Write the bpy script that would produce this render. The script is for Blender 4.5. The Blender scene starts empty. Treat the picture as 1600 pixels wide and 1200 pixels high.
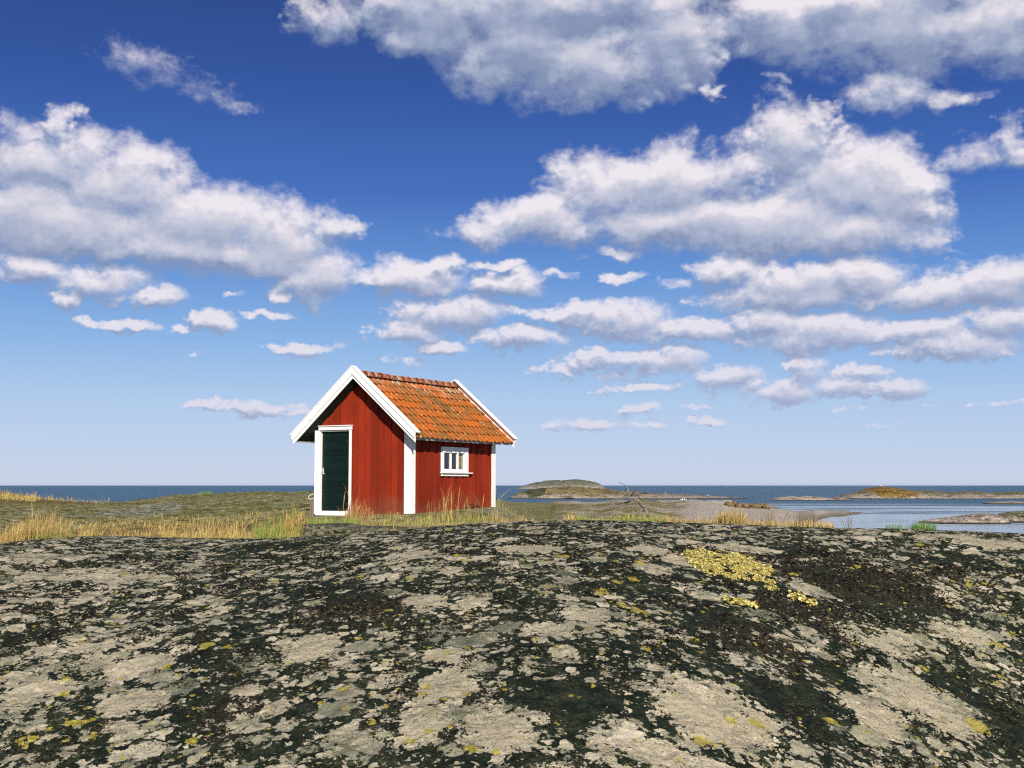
import bpy, math, random
import numpy as np
from mathutils import Vector, Matrix
sc = bpy.context.scene
R = math.radians
# ------------------------------------------------------------------ camera
F = 1900.0                     # focal length in photo pixels (1600 wide)
ALPHA = math.atan(158.5 / F)   # pitch up
EYE = 4.5                      # metres above the sea
cam_d = bpy.data.cameras.new('camera'); cam = bpy.data.objects.new('camera', cam_d)
sc.collection.objects.link(cam); sc.camera = cam
cam_d.sensor_width = 36; cam_d.lens = 36 * F / 1600
cam_d.clip_start = 0.1; cam_d.clip_end = 200000
cam.location = (0, 0, EYE); cam.rotation_euler = (R(90) + ALPHA, 0, 0)
# ------------------------------------------------------------------ exposure
sc.view_settings.view_transform = 'Standard'; sc.view_settings.look = 'None'
sc.view_settings.exposure = 0.2; sc.view_settings.gamma = 1; sc.view_settings.use_curve_mapping = False
sc.cycles.use_denoising = False; sc.cycles.use_adaptive_sampling = True; sc.cycles.adaptive_threshold = .02; sc.cycles.pixel_filter_type = 'BLACKMAN_HARRIS'; sc.cycles.filter_width = 1.2
sc.cycles.max_bounces = 5; sc.cycles.diffuse_bounces = 3; sc.cycles.glossy_bounces = 2; sc.cycles.transmission_bounces = 2
SUN_DIR = Vector((0.153, -0.892, 0.44)).normalized()        # towards the sun
SUN_EL = math.asin(SUN_DIR.z); SUN_AZ = math.atan2(SUN_DIR.x, SUN_DIR.y)

def cray(px, py):
    x = (px - 800) / F; y = (600 - py) / F
    return (x, math.cos(ALPHA) - y * math.sin(ALPHA), math.sin(ALPHA) + y * math.cos(ALPHA))
def slope(py):                 # drop per metre of distance for an image row
    r = cray(800, py); return -r[2] / r[1]
def at(px, py, Y):             # point at forward distance Y seen at a photo pixel
    r = cray(px, py); k = Y / r[1]; return Vector((r[0] * k, Y, EYE + r[2] * k))

# ------------------------------------------------------------------ node helper
class NT:
    def __init__(s, tree): s.t = tree; s.n = tree.nodes; s.l = tree.links
    def new(s, typ, **kw):
        nd = s.n.new(typ)
        for k, v in kw.items(): setattr(nd, k, v)
        return nd
    def put(s, sock, v):
        if v is None: return
        if isinstance(v, bpy.types.NodeSocket): s.l.new(v, sock)
        else:
            if sock.type == 'RGBA' and len(v) == 3: v = (*v, 1)
            sock.default_value = v
    def math(s, op, a, b=None, c=None, clamp=False):
        nd = s.new('ShaderNodeMath', operation=op, use_clamp=clamp)
        for i, v in enumerate((a, b, c)): s.put(nd.inputs[i], v)
        return nd.outputs[0]
    def vec(s, op, a, b=None, c=None):
        nd = s.new('ShaderNodeVectorMath', operation=op)
        for i, v in enumerate((a, b, c)): s.put(nd.inputs[i], v)
        return nd.outputs['Value'] if op in ('DOT_PRODUCT', 'LENGTH', 'DISTANCE') else nd.outputs[0]
    def noise(s, vec, scale, detail=4, rough=.5, dist=0, out=0, typ='FBM'):
        nd = s.new('ShaderNodeTexNoise')
        s.put(nd.inputs['Vector'], vec); s.put(nd.inputs['Scale'], scale)
        nd.inputs['Detail'].default_value = detail; nd.inputs['Roughness'].default_value = rough
        nd.inputs['Distortion'].default_value = dist
        return nd.outputs[out]
    def voro(s, vec, scale, feature='F1', rnd=1):
        nd = s.new('ShaderNodeTexVoronoi', feature=feature)
        s.put(nd.inputs['Vector'], vec); s.put(nd.inputs['Scale'], scale); nd.inputs['Randomness'].default_value = rnd
        return nd
    def step(s, x, lo, hi, smooth=True):
        nd = s.new('ShaderNodeMapRange', interpolation_type='SMOOTHSTEP' if smooth else 'LINEAR')
        s.put(nd.inputs[0], x); s.put(nd.inputs[1], lo); s.put(nd.inputs[2], hi)
        return nd.outputs[0]
    def rng(s, x, a, b, c, d):
        nd = s.new('ShaderNodeMapRange')
        for i, v in enumerate((x, a, b, c, d)): s.put(nd.inputs[i], v)
        return nd.outputs[0]
    def ramp(s, x, pts, interp='LINEAR'):
        nd = s.new('ShaderNodeValToRGB'); r = nd.color_ramp; r.interpolation = interp
        while len(r.elements) < len(pts): r.elements.new(0.5)
        for e, (p, c) in zip(r.elements, pts): e.position = p; e.color = (*c, 1)
        s.put(nd.inputs[0], x); return nd.outputs[0]
    def mix(s, f, a, b, mode='MIX'):
        nd = s.new('ShaderNodeMix', data_type='RGBA', blend_type=mode)
        s.put(nd.inputs[0], f); s.put(nd.inputs[6], a); s.put(nd.inputs[7], b)
        return nd.outputs[2]
    def attr(s, name, out='Fac'):
        return s.new('ShaderNodeAttribute', attribute_name=name).outputs[out]
    def comb(s, x, y, z=0.):
        nd = s.new('ShaderNodeCombineXYZ')
        for i, v in enumerate((x, y, z)): s.put(nd.inputs[i], v)
        return nd.outputs[0]
    def sep(s, v):
        nd = s.new('ShaderNodeSeparateXYZ'); s.put(nd.inputs[0], v); return nd.outputs

def srgb(r, g, b):
    f = lambda c: (c / 255 / 12.92) if c <= 10 else ((c / 255 + .055) / 1.055) ** 2.4
    return (f(r), f(g), f(b))

# ------------------------------------------------------------------ world: sky and clouds
W = bpy.data.worlds.new('World'); sc.world = W; W.use_nodes = True
w = NT(W.node_tree); w.n.clear()
STR = 0.087
sky = w.new('ShaderNodeTexSky', sky_type='NISHITA', sun_disc=False)
sky.sun_elevation = SUN_EL; sky.sun_rotation = SUN_AZ; sky.air_density = 1.0; sky.dust_density = 0.6; sky.ozone_density = 2.5
dirv = w.new('ShaderNodeTexCoord').outputs['Generated']
sx, sy, sz = w.sep(dirv)[:3]
az = w.math('MULTIPLY', w.math('ARCTAN2', sx, sy), F)
hyp = w.math('SQRT', w.math('ADD', w.math('MULTIPLY', sx, sx), w.math('MULTIPLY', sy, sy)))
el = w.math('MULTIPLY', w.math('ARCTAN2', sz, hyp), F)
P0 = w.comb(az, el)
CLOUDS = [ # photo-pixel centre, radii, offset (bigger = thinner)
 (75,250,120,62,0),(20,330,150,75,0),(190,290,125,66,0),(320,350,150,62,0),(440,375,95,60,0),(525,362,42,28,.25),(490,435,75,40,.1),
 (260,385,130,38,0),(92,195,32,34,.1),(120,345,160,60,0),(400,400,120,40,0),
 (50,415,75,26,.1),(150,438,95,28,.15),(232,463,62,17,.1),(108,467,38,18,.1),(190,505,62,9,.2),(335,504,36,15,.05),(440,467,22,12,.1),(470,541,60,11,.15),(290,513,22,6,.3),(420,490,50,7,.4),
 (225,98,100,56,.85),(310,138,95,48,.92),(195,85,65,40,.85),(385,172,60,36,1.1),(270,115,120,55,1.0),
 (520,25,70,52,.2),(690,35,100,60,.1),(820,60,140,80,-.1),(930,95,140,72,-.1),(1045,55,95,85,0),(1110,80,35,45,.2),(600,5,80,45,.1),(850,0,300,60,-.2),(1110,140,22,18,.4),
 (1250,15,140,62,0),(1400,35,190,80,-.1),(1560,35,120,72,0),(1400,140,95,36,.35),(1480,150,60,26,.45),(1330,0,250,50,-.1),(1215,127,25,14,.7),
 (765,365,80,26,.1),(850,345,95,42,0),(960,300,110,62,0),(1060,285,110,62,0),(1150,270,70,50,0),(1240,220,82,70,0),(1285,180,40,35,.05),(1330,290,130,78,0),(1400,300,75,62,.05),
 (1200,350,220,55,0),(1050,345,160,42,0),(1330,360,130,48,0),(965,392,50,12,.3),(1525,235,75,40,.35),(1585,220,40,50,.3),(1470,285,45,32,.5),(1440,380,60,30,.3),
 (640,437,95,25,.05),(690,418,40,20,.1),(790,443,65,20,.1),(700,487,95,25,0),(640,517,62,20,.05),(695,541,40,11,.1),(812,528,75,18,.05),(775,412,45,11,.25),(585,445,35,12,.2),(830,487,35,12,.4),
 (900,488,55,18,0),(975,497,85,27,0),(1080,516,85,19,0),(1200,505,65,26,0),(1290,520,110,30,0),(1420,520,110,22,.05),(1240,530,90,24,.1),
 (1140,425,68,24,0),(1250,438,100,26,0),(1350,430,80,28,0),(1450,455,130,30,0),(1550,440,95,32,0),(1060,442,42,11,.2),(1240,460,150,26,.05),(1560,500,75,28,.1),(975,432,35,10,.4),(880,436,32,9,.4),
 (1500,538,100,21,.05),(1400,550,60,10,.2),(1560,548,35,10,.2),(950,560,70,17,.1),(1040,562,70,22,.1),(1130,588,60,15,.1),(875,574,42,9,.15),(1000,607,62,7,.15),
 (1255,578,42,22,.1),(1225,610,62,19,.05),(1310,600,60,17,.1),(1400,606,45,17,.1),(1350,580,60,12,.4),
 (385,636,85,10,.05),(455,645,40,6,.2),(300,636,30,5,.3),(910,664,62,9,.1),(1000,640,35,9,.2),(1095,659,36,8,.15),(1010,664,36,6,.3),(1090,635,30,5,.5),(560,590,20,4,.7),
 (1010,650,70,14,.85),(960,575,130,26,.75),(1110,605,90,22,.8),(860,545,60,14,.9),(1330,640,110,10,.9),(640,560,70,12,.95),(1480,395,90,10,.8),(1540,632,160,5,.75),(1380,660,120,3,.9),
]
_rc = random.Random(21)
for _i in range(34):     # torn fragments round the cloud rows
    _y = _rc.uniform(390, 660); _s = .35 + (700 - _y) / 420
    CLOUDS.append((_rc.choice([_rc.uniform(0, 620), _rc.uniform(560, 1600), _rc.uniform(820, 1500)]), _y, _rc.uniform(14, 34) * _s, _rc.uniform(4, 8) * _s, _rc.uniform(.7, 1.15)))
blobs = []
for cx, cy, rx, ry, o in CLOUDS:
    def ae(px, py):
        r = cray(px, py); return math.atan2(r[0], r[1]) * F, math.atan2(r[2], math.hypot(r[0], r[1])) * F
    u, v = ae(cx, cy); u2, _ = ae(cx + rx, cy); _, v2 = ae(cx, cy - ry)
    low = 1.0 if cy > 420 else 0.
    blobs.append((u, v, (u2 - u) * (1.12 + .02 * low), (v2 - v) * (1.12 + .16 * low), o))
def cloud_field(P, det=9):
    # noise grows with height above the horizon, as the cloud deck comes nearer
    x, y = w.sep(P)[:2]
    tt = w.step(y, 180., 420.)
    yy = w.math('ADD', w.math('MAXIMUM', y, 0.), 170.)
    Ps = w.vec('MULTIPLY', P, (.8, 1., 1.))
    wv = w.vec('SUBTRACT', w.noise(Ps, 1 / 60., 3, .5, out=1), (.5, .5, .5))
    Pw = w.vec('ADD', P, w.vec('MULTIPLY', wv, w.comb(w.math('MULTIPLY', yy, .16), w.math('MULTIPLY', yy, .10))))
    wf = w.vec('SUBTRACT', w.noise(Ps, 1 / 15., 3, .6, out=1), (.5, .5, .5))
    Pw = w.vec('ADD', Pw, w.vec('MULTIPLY', wf, (34., 20., 0.)))
    Pv = w.vec('ADD', Ps, w.vec('MULTIPLY', wv, (22., 22., 22.)))
    D = None
    for u, v, rx, ry, o in blobs:
        t = w.vec('MULTIPLY_ADD', Pw, (1 / rx, 1 / ry, 0), (-u / rx, -v / ry, 0))
        d = w.vec('DOT_PRODUCT', t, t)
        if o: d = w.math('ADD', d, o)
        D = d if D is None else w.math('SMOOTH_MIN', D, d, .35)
    base = w.math('MULTIPLY', w.math('SUBTRACT', 1., w.math('MINIMUM', D, 3.0)), 1.35)
    nlo = w.noise(Ps, 1 / 30., det, .72); nhi = w.noise(Ps, 1 / 88., det, .67)
    n1 = w.math('ADD', nlo, w.math('MULTIPLY', w.math('SUBTRACT', nhi, nlo), tt))
    def puff(scale):
        v = w.voro(Pv, scale); v.inputs['Detail'].default_value = 2.; v.inputs['Roughness'].default_value = .5; v.normalize = True
        return v.outputs['Distance']
    vlo = puff(1 / 20.); vhi = puff(1 / 78.)
    v1 = w.math('ADD', vlo, w.math('MULTIPLY', w.math('SUBTRACT', vhi, vlo), tt))
    nn = w.math('ADD', w.math('MULTIPLY', w.math('SUBTRACT', n1, .5), w.rng(tt, 0, 1, 5.4, 3.9)), w.math('MULTIPLY', w.math('SUBTRACT', .40, v1), 1.3))
    # less cutting inside than at the rim
    return w.math('ADD', base, nn), nn, base
A, nA, bA = cloud_field(P0)
yy0 = w.math('ADD', w.math('MAXIMUM', el, 0.), 170.)
off = w.vec('MULTIPLY', w.comb(yy0, yy0), (0.008, 0.034, 0))
B, nB, bB = cloud_field(w.vec('ADD', P0, off), 4)
alpha = w.step(A, -0.2, w.rng(w.step(el, 180., 420.), 0, 1, 1.05, 1.25))
# lit from above and behind the camera: compare with the thickness a little further up
lit = w.math('ADD', .50, w.math('ADD', w.math('MULTIPLY', w.math('SUBTRACT', bB, bA), -1.0), w.math('MULTIPLY', w.math('SUBTRACT', nA, nB), .24)))
lit = w.math('SUBTRACT', lit, w.math('MULTIPLY', w.step(el, 450., 780.), .24))   # high clouds are seen from below
lit = w.math('MINIMUM', w.math('MAXIMUM', lit, 0.), 1.)
k = .87 / STR
def K(c): return tuple(v * k for v in c)
ccol = w.ramp(lit, [(0, srgb(138, 152, 184)), (.3, srgb(166, 176, 202)), (.58, srgb(198, 201, 218)), (.85, srgb(227, 222, 232)), (1, srgb(240, 234, 240))])
# aerial perspective on low clouds
e01 = w.step(el, 20., 330., False)
ccol = w.mix(w.rng(e01, 0, 1, .45, 0.), ccol, srgb(196, 196, 222))
ccol = w.mix(1., ccol, (k, k, k), 'MULTIPLY')
tint = w.ramp(w.math('DIVIDE', el, 900., clamp=True), [(0, (1, 1, 1)), (1, (1, 1, 1))])
SKY_GRAD = [(-0.2, srgb(190, 200, 230)), (0, srgb(201, 213, 237)), (60, srgb(188, 206, 238)), (130, srgb(172, 199, 236)), (220, srgb(136, 177, 229)), (330, srgb(93, 143, 213)), (450, srgb(55, 102, 186)), (600, srgb(35, 75, 157)), (780, srgb(23, 53, 127))]
grad = w.ramp(w.math('DIVIDE', w.math('MAXIMUM', el, 0.), 1600., clamp=True), [(max(p, 0) / 1600, c) for p, c in SKY_GRAD] + [(1, srgb(24, 50, 118))])
grad = w.mix(1., grad, (k, k, k), 'MULTIPLY')
skyc = w.mix(.88, sky.outputs[0], grad)
final = w.mix(w.math('MULTIPLY', alpha, w.rng(e01, 0, 1, .72, .97)), skyc, ccol)
bg = w.new('ShaderNodeBackground'); w.put(bg.inputs[0], final); bg.inputs[1].default_value = STR
wo = w.new('ShaderNodeOutputWorld'); w.l.new(bg.outputs[0], wo.inputs[0])
# ------------------------------------------------------------------ sun
sl = bpy.data.lights.new('sun', 'SUN'); sun = bpy.data.objects.new('sun', sl); sc.collection.objects.link(sun)
sl.energy = 5.0; sl.angle = R(0.5); sl.color = (1.0, 0.93, 0.80)
sun.rotation_euler = SUN_DIR.to_track_quat('Z', 'Y').to_euler(); sun.location = (0, 0, 50)
#--STRUCTURE--
# ------------------------------------------------------------------ object helpers
def link(o): sc.collection.objects.link(o); return o
def tag(o, label=None, cat=None, group=None, kind=None):
    for k_, v_ in (('label', label), ('category', cat), ('group', group), ('kind', kind)):
        if v_: o[k_] = v_
    return o
def empty(name, loc, rz=0):
    o = link(bpy.data.objects.new(name, None)); o.location = loc; o.rotation_euler = (0, 0, rz); o.empty_display_size = .2; return o
def mesh_obj(name, V, faces, mat, parent=None, smooth=False, uv=None):
    me = bpy.data.meshes.new(name); me.from_pydata([tuple(v) for v in V], [], [tuple(f) for f in faces]); me.update()
    if uv is not None:
        l = me.uv_layers.new(name='UVMap'); l.data.foreach_set('uv', np.asarray(uv, dtype=np.float32).ravel())
    if mat: me.materials.append(mat)
    if smooth: me.polygons.foreach_set('use_smooth', [True] * len(me.polygons))
    o = link(bpy.data.objects.new(name, me)); o.parent = parent; return o
def fast_mesh(name, V, Q, mat, parent=None, smooth=True, attrs=None, colors=None):
    """V (n,3), Q (m,k) numpy"""
    me = bpy.data.meshes.new(name); V = np.asarray(V, np.float32); Q = np.asarray(Q, np.int32)
    me.vertices.add(len(V)); me.vertices.foreach_set('co', V.ravel())
    m, kk = Q.shape
    me.loops.add(m * kk); me.loops.foreach_set('vertex_index', Q.ravel())
    me.polygons.add(m); me.polygons.foreach_set('loop_start', np.arange(0, m * kk, kk, dtype=np.int32))
    me.polygons.foreach_set('loop_total', np.full(m, kk, np.int32))
    me.polygons.foreach_set('use_smooth', np.full(m, smooth))
    me.update(calc_edges=True); me.validate()
    for n_, a_ in (attrs or {}).items():
        at_ = me.attributes.new(n_, 'FLOAT', 'POINT'); at_.data.foreach_set('value', np.asarray(a_, np.float32).ravel())
    me.materials.append(mat)
    o = link(bpy.data.objects.new(name, me)); o.parent = parent; return o
class MB:
    def __init__(s): s.V = []; s.F = []
    def add(s, V, Fc):
        n = len(s.V); s.V += [tuple(v) for v in V]; s.F += [tuple(i + n for i in f) for f in Fc]
    def box(s, x0, x1, y0, y1, z0, z1, jit=0, rg=random):
        c = [(x, y, z) for x in (x0, x1) for y in (y0, y1) for z in (z0, z1)]
        if jit: c = [tuple(a + rg.uniform(-jit, jit) for a in p) for p in c]
        s.add(c, [(0, 1, 3, 2), (4, 6, 7, 5), (0, 4, 5, 1), (2, 3, 7, 6), (0, 2, 6, 4), (1, 5, 7, 3)])
    def prism(s, poly, axis, a, b):
        """poly: list of 2D points; extruded along axis from a to b"""
        n = len(poly)
        def p3(p, t):
            return {'x': (t, p[0], p[1]), 'y': (p[0], t, p[1]), 'z': (p[0], p[1], t)}[axis]
        V = [p3(p, a) for p in poly] + [p3(p, b) for p in poly]
        s.add(V, [tuple(range(n))[::-1], tuple(range(n, 2 * n))] + [(i, (i + 1) % n, n + (i + 1) % n, n + i) for i in range(n)])
    def tube(s, pts, rad, n=8, cap=True):
        pts = [Vector(p) for p in pts]; rings = []
        if not hasattr(rad, '__len__'): rad = [rad] * len(pts)
        prev = None
        for i, p in enumerate(pts):
            d = (pts[min(i + 1, len(pts) - 1)] - pts[max(i - 1, 0)]).normalized()
            a = d.orthogonal().normalized() if prev is None else (prev - d * prev.dot(d)).normalized()
            prev = a; b = d.cross(a)
            rings.append([p + (a * math.cos(2 * math.pi * j / n) + b * math.sin(2 * math.pi * j / n)) * rad[i] for j in range(n)])
        V = [v for r_ in rings for v in r_]
        Fc = [(i * n + j, i * n + (j + 1) % n, (i + 1) * n + (j + 1) % n, (i + 1) * n + j) for i in range(len(pts) - 1) for j in range(n)]
        if cap: Fc += [tuple(range(n))[::-1], tuple(range((len(pts) - 1) * n, len(pts) * n))]
        s.add(V, Fc)
    def build(s, name, mat, parent=None, smooth=False, bevel=0):
        o = mesh_obj(name, s.V, s.F, mat, parent, smooth)
        if bevel:
            m = o.modifiers.new('bevel', 'BEVEL'); m.width = bevel; m.segments = 2; m.limit_method = 'ANGLE'
        return o
# numpy noise -------------------------------------------------------
def _h(ix, iy, seed):
    n = (ix.astype(np.int64) * 374761393 + iy.astype(np.int64) * 668265263 + seed * 1442695041) & 0x7fffffff
    n = ((n ^ (n >> 13)) * 1274126177) & 0x7fffffff
    n = (n ^ (n >> 16)) * 668265263 & 0x7fffffff
    return ((n ^ (n >> 15)) & 0xffffff) / float(0xffffff)
def gnoise(x, y, seed=0):
    ix = np.floor(x); iy = np.floor(y); fx = x - ix; fy = y - iy
    def g(dx, dy):
        a = _h(ix + dx, iy + dy, seed) * 2 * np.pi
        return np.cos(a) * (fx - dx) + np.sin(a) * (fy - dy)
    sx_ = fx * fx * fx * (fx * (fx * 6 - 15) + 10); sy_ = fy * fy * fy * (fy * (fy * 6 - 15) + 10)
    a = g(0, 0) * (1 - sx_) + g(1, 0) * sx_; b = g(0, 1) * (1 - sx_) + g(1, 1) * sx_
    return (a * (1 - sy_) + b * sy_) * 1.5
def fbm(x, y, oct=5, seed=0, rough=.5, ridge=False):
    t = 0; a = 1; n = 0
    for i in range(oct):
        v = gnoise(x * 2 ** i + i * 17.3, y * 2 ** i - i * 9.1, seed + i)
        if ridge: v = 1 - 2 * np.abs(v)
        t = t + a * v; n += a; a *= rough
    return t / n
def sstep(x, a, b):
    t = np.clip((x - a) / (b - a), 0, 1); return t * t * (3 - 2 * t)
def band(v, a, b, s): return sstep(v, a - s, a + s) * (1 - sstep(v, b - s, b + s))
def grid_quads(nr, nc):
    i = np.arange(nr - 1)[:, None] * nc + np.arange(nc - 1)[None, :]
    return np.stack([i, i + 1, i + 1 + nc, i + nc], -1).reshape(-1, 4)

# ------------------------------------------------------------------ materials
def new_mat(name):
    m = bpy.data.materials.new(name); m.use_nodes = True; m.node_tree.nodes.clear(); t = NT(m.node_tree)
    bs = t.new('ShaderNodeBsdfPrincipled'); ou = t.new('ShaderNodeOutputMaterial'); t.l.new(bs.outputs[0], ou.inputs[0])
    return m, t, bs
def bump(t, bs, h, strength=.5, dist=.01):
    b = t.new('ShaderNodeBump'); b.inputs['Strength'].default_value = strength; b.inputs['Distance'].default_value = dist
    t.put(b.inputs['Height'], h); t.l.new(b.outputs[0], bs.inputs['Normal'])
def simple(name, c, rough=.6, var=.15, scale=20, bumpd=.002, spec=.3, dark=None, stretch=None):
    m, t, bs = new_mat(name)
    p = t.new('ShaderNodeTexCoord').outputs['Object']
    if stretch: p = t.vec('MULTIPLY', p, stretch)
    n = t.noise(p, scale, 6, .6)
    c2 = dark or tuple(v * (1 - 2 * var) for v in c)
    t.put(bs.inputs['Base Color'], t.mix(t.step(n, .35, .65), c2, c)); bs.inputs['Roughness'].default_value = rough
    bs.inputs['Specular IOR Level'].default_value = spec
    bump(t, bs, n, .6, bumpd); return m

# --- foreground lichen rock
def make_rock_mat():
    m, t, bs = new_mat('lichen_rock')
    pos = t.new('ShaderNodeNewGeometry').outputs['Position']
    fine = t.noise(pos, 30, 7, .7); grit = t.noise(pos, 150, 3, .6); mid = t.noise(pos, 6, 5, .6)
    fz = t.math('SUBTRACT', fine, .5)
    wv = t.vec('SUBTRACT', t.noise(pos, 7, 5, .65, out=1), (.5, .5, .5))
    wp = t.vec('ADD', pos, t.vec('MULTIPLY', wv, (.11, .11, .11)))
    wv2 = t.vec('SUBTRACT', t.noise(pos, 28, 4, .65, out=1), (.5, .5, .5))
    wp = t.vec('ADD', wp, t.vec('MULTIPLY', wv2, (.035, .035, .035)))
    bias = t.attr('dark')
    ez = t.math('SUBTRACT', t.noise(pos, 13, 6, .62), .5)
    # dark crusts: black, green-black, brown
    dk = t.ramp(t.math('ADD', t.math('MULTIPLY', mid, .4), t.math('MULTIPLY', fine, .6)), [(.38, (.005, .007, .006)), (.47, (.010, .017, .011)), (.54, (.022, .030, .018)), (.59, (.045, .046, .028)), (.67, (.15, .135, .09))])
    dk = t.mix(t.math('MULTIPLY', t.attr('brown'), .75), dk, t.ramp(fine, [(.38, (.008, .006, .006)), (.5, (.028, .020, .016)), (.60, (.075, .052, .042)), (.72, (.16, .12, .10))]))
    TN = (.90, .87, .80)
    col = dk; pm = None
    tones = [(0, (.54, .50, .39)), (.25, (.36, .355, .27)), (.45, (.64, .58, .46)), (.60, (.22, .235, .18)), (.75, (.50, .455, .35)), (.90, (.70, .64, .52)), (1, (.13, .14, .11))]
    for sc_, p_, bw, rad, en in ((34, .70, .4, .55, .5), (17, .62, .5, .60, .7), (9.5, .54, .6, .66, .8), (6, .54, .6, .66, .9), (3.7, .62, .6, .62, 1.0), (2.2, .78, .6, .56, 1.1)):
        v = t.voro(wp, sc_); cr = t.sep(v.outputs['Color'])
        on = t.math('GREATER_THAN', t.math('SUBTRACT', cr[0], t.math('MULTIPLY', bias, bw)), p_)
        thr = t.math('MULTIPLY', t.math('ADD', t.math('MULTIPLY', cr[1], .55), .45), rad)
        mk = t.step(t.math('SUBTRACT', thr, t.math('ADD', v.outputs['Distance'], t.math('MULTIPLY', ez, en))), -.012, .03)
        mk = t.math('MULTIPLY', mk, on)
        tone = t.mix(1, t.ramp(cr[2], tones), TN, 'MULTIPLY')
        if sc_ < 12: # darker centre or paler rim of a grown thallus
            tone = t.mix(t.math('MULTIPLY', t.step(v.outputs['Distance'], .34, .12), t.math('GREATER_THAN', cr[1], .55)), tone, t.mix(1, tone, (.62, .66, .60), 'MULTIPLY'))
        col = t.mix(mk, col, tone); pm = mk if pm is None else t.math('MAXIMUM', pm, mk)
    # broad bare pale sheets
    bm = t.step(t.math('SUBTRACT', t.math('MULTIPLY', ez, 3.6), bias), .52, .60)
    bt = t.ramp(t.math('ADD', t.math('MULTIPLY', t.noise(pos, 2.6, 5, .65), .7), t.math('MULTIPLY', fine, .3)), [(.38, (.32, .30, .20)), (.46, (.58, .52, .40)), (.52, (.46, .42, .31)), (.58, (.72, .64, .50))])
    bt = t.mix(1, bt, TN, 'MULTIPLY'); col = t.mix(bm, col, bt); pm = t.math('MAXIMUM', pm, bm)
    # speckle: dark grains everywhere in the pale, denser in places
    spn = t.math('ADD', t.noise(pos, 62, 5, .72), t.math('MULTIPLY', t.math('SUBTRACT', mid, .5), .35))
    col = t.mix(t.math('MULTIPLY', t.step(spn, .565, .60), .8), col, (.040, .050, .026))
    col = t.mix(t.step(grit, .5, .66), col, t.mix(1, col, (.72, .72, .68), 'MULTIPLY'))
    # yellow-green map lichen
    v3 = t.voro(wp, 6.0); v4 = t.voro(wp, 19); low = t.noise(pos, 1.1, 3, .6)
    ym = t.math('MULTIPLY', t.math('GREATER_THAN', t.sep(v3.outputs['Color'])[2], .93), t.step(t.math('ADD', v3.outputs['Distance'], t.math('MULTIPLY', fz, .7)), .30, .25))
    ym2 = t.math('MULTIPLY', t.math('GREATER_THAN', t.sep(v4.outputs['Color'])[0], .96), t.step(t.math('ADD', v4.outputs['Distance'], t.math('MULTIPLY', fz, .6)), .42, .34))
    ysp = t.math('MULTIPLY', t.step(t.noise(pos, 48, 4, .7), .58, .63), t.step(low, .50, .60))
    yp = t.step(t.math('ADD', t.attr('yel'), t.math('MULTIPLY', fz, 2.2)), .48, .60)
    yv = t.math('MAXIMUM', t.math('MAXIMUM', t.math('MAXIMUM', ym, ym2), yp), t.math('MULTIPLY', ysp, .35))
    col = t.mix(t.math('MULTIPLY', yv, .85), col, t.mix(t.step(fine, .4, .6), (.26, .22, .03), (.50, .42, .08)))
    t.put(bs.inputs['Base Color'], col); bs.inputs['Roughness'].default_value = .95; bs.inputs['Specular IOR Level'].default_value = .12
    h = t.math('ADD', t.math('MULTIPLY', fine, .9), t.math('ADD', t.math('MULTIPLY', grit, .2), t.math('MULTIPLY', pm, -.30)))
    bump(t, bs, h, .9, .016)
    return m
M_ROCK = make_rock_mat()
def make_ground_mat():
    m, t, bs = new_mat('heath_ground')
    pos = t.new('ShaderNodeNewGeometry').outputs['Position']
    s = t.vec('MULTIPLY', pos, (1, 1, 1))
    n0 = t.noise(t.vec('MULTIPLY', pos, (.07, .03, .1)), 1., 5, .65)
    n1 = t.math('ADD', t.math('MULTIPLY', t.noise(s, .55, 7, .65), .55), t.math('MULTIPLY', n0, .45)); n2 = t.noise(s, 3.2, 6, .7); n3 = t.noise(s, 14, 4, .7)
    moss = t.ramp(t.math('ADD', t.math('MULTIPLY', n1, .35), t.math('MULTIPLY', n2, .65)),
        [(.38, (.035, .042, .018)), (.44, (.16, .165, .055)), (.49, (.34, .31, .10)), (.54, (.44, .40, .20)), (.59, (.62, .57, .42))])
    moss = t.mix(t.step(n3, .42, .60), moss, t.mix(1, moss, (.42, .45, .38), 'MULTIPLY'))
    ochre = t.mix(t.step(n2, .4, .62), (.13, .12, .05), (.36, .24, .085))
    pale = t.ramp(n2, [(.35, (.28, .25, .18)), (.47, (.52, .45, .35)), (.62, (.68, .58, .47))])
    grey = t.ramp(t.math('ADD', t.math('MULTIPLY', n2, .6), t.math('MULTIPLY', n3, .4)), [(.40, (.05, .056, .035)), (.47, (.20, .20, .12)), (.52, (.35, .33, .22)), (.58, (.52, .48, .37))])
    mb = t.math('ADD', t.attr('pale'), t.math('MULTIPLY', t.math('SUBTRACT', n1, .5), 3.4))
    ob = t.math('ADD', t.attr('ochre'), t.math('MULTIPLY', t.math('SUBTRACT', n2, .5), 1.6))
    col = t.mix(t.step(t.math('ADD', t.attr('grey'), t.math('MULTIPLY', t.math('SUBTRACT', n1, .5), 1.8)), .42, .58), moss, grey)
    col = t.mix(t.step(ob, .42, .58), col, ochre)
    col = t.mix(t.step(mb, .42, .58), col, pale)
    # wet dark rim by the water
    z = t.sep(pos)[2]
    col = t.mix(t.step(z, .05, .32), t.mix(1, col, (.5, .48, .45), 'MULTIPLY'), col)
    t.put(bs.inputs['Base Color'], col); bs.inputs['Roughness'].default_value = .95; bs.inputs['Specular IOR Level'].default_value = .1
    bump(t, bs, t.math('ADD', n2, t.math('MULTIPLY', n3, .4)), 1.0, .16)
    return m
M_GROUND = make_ground_mat()

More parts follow.
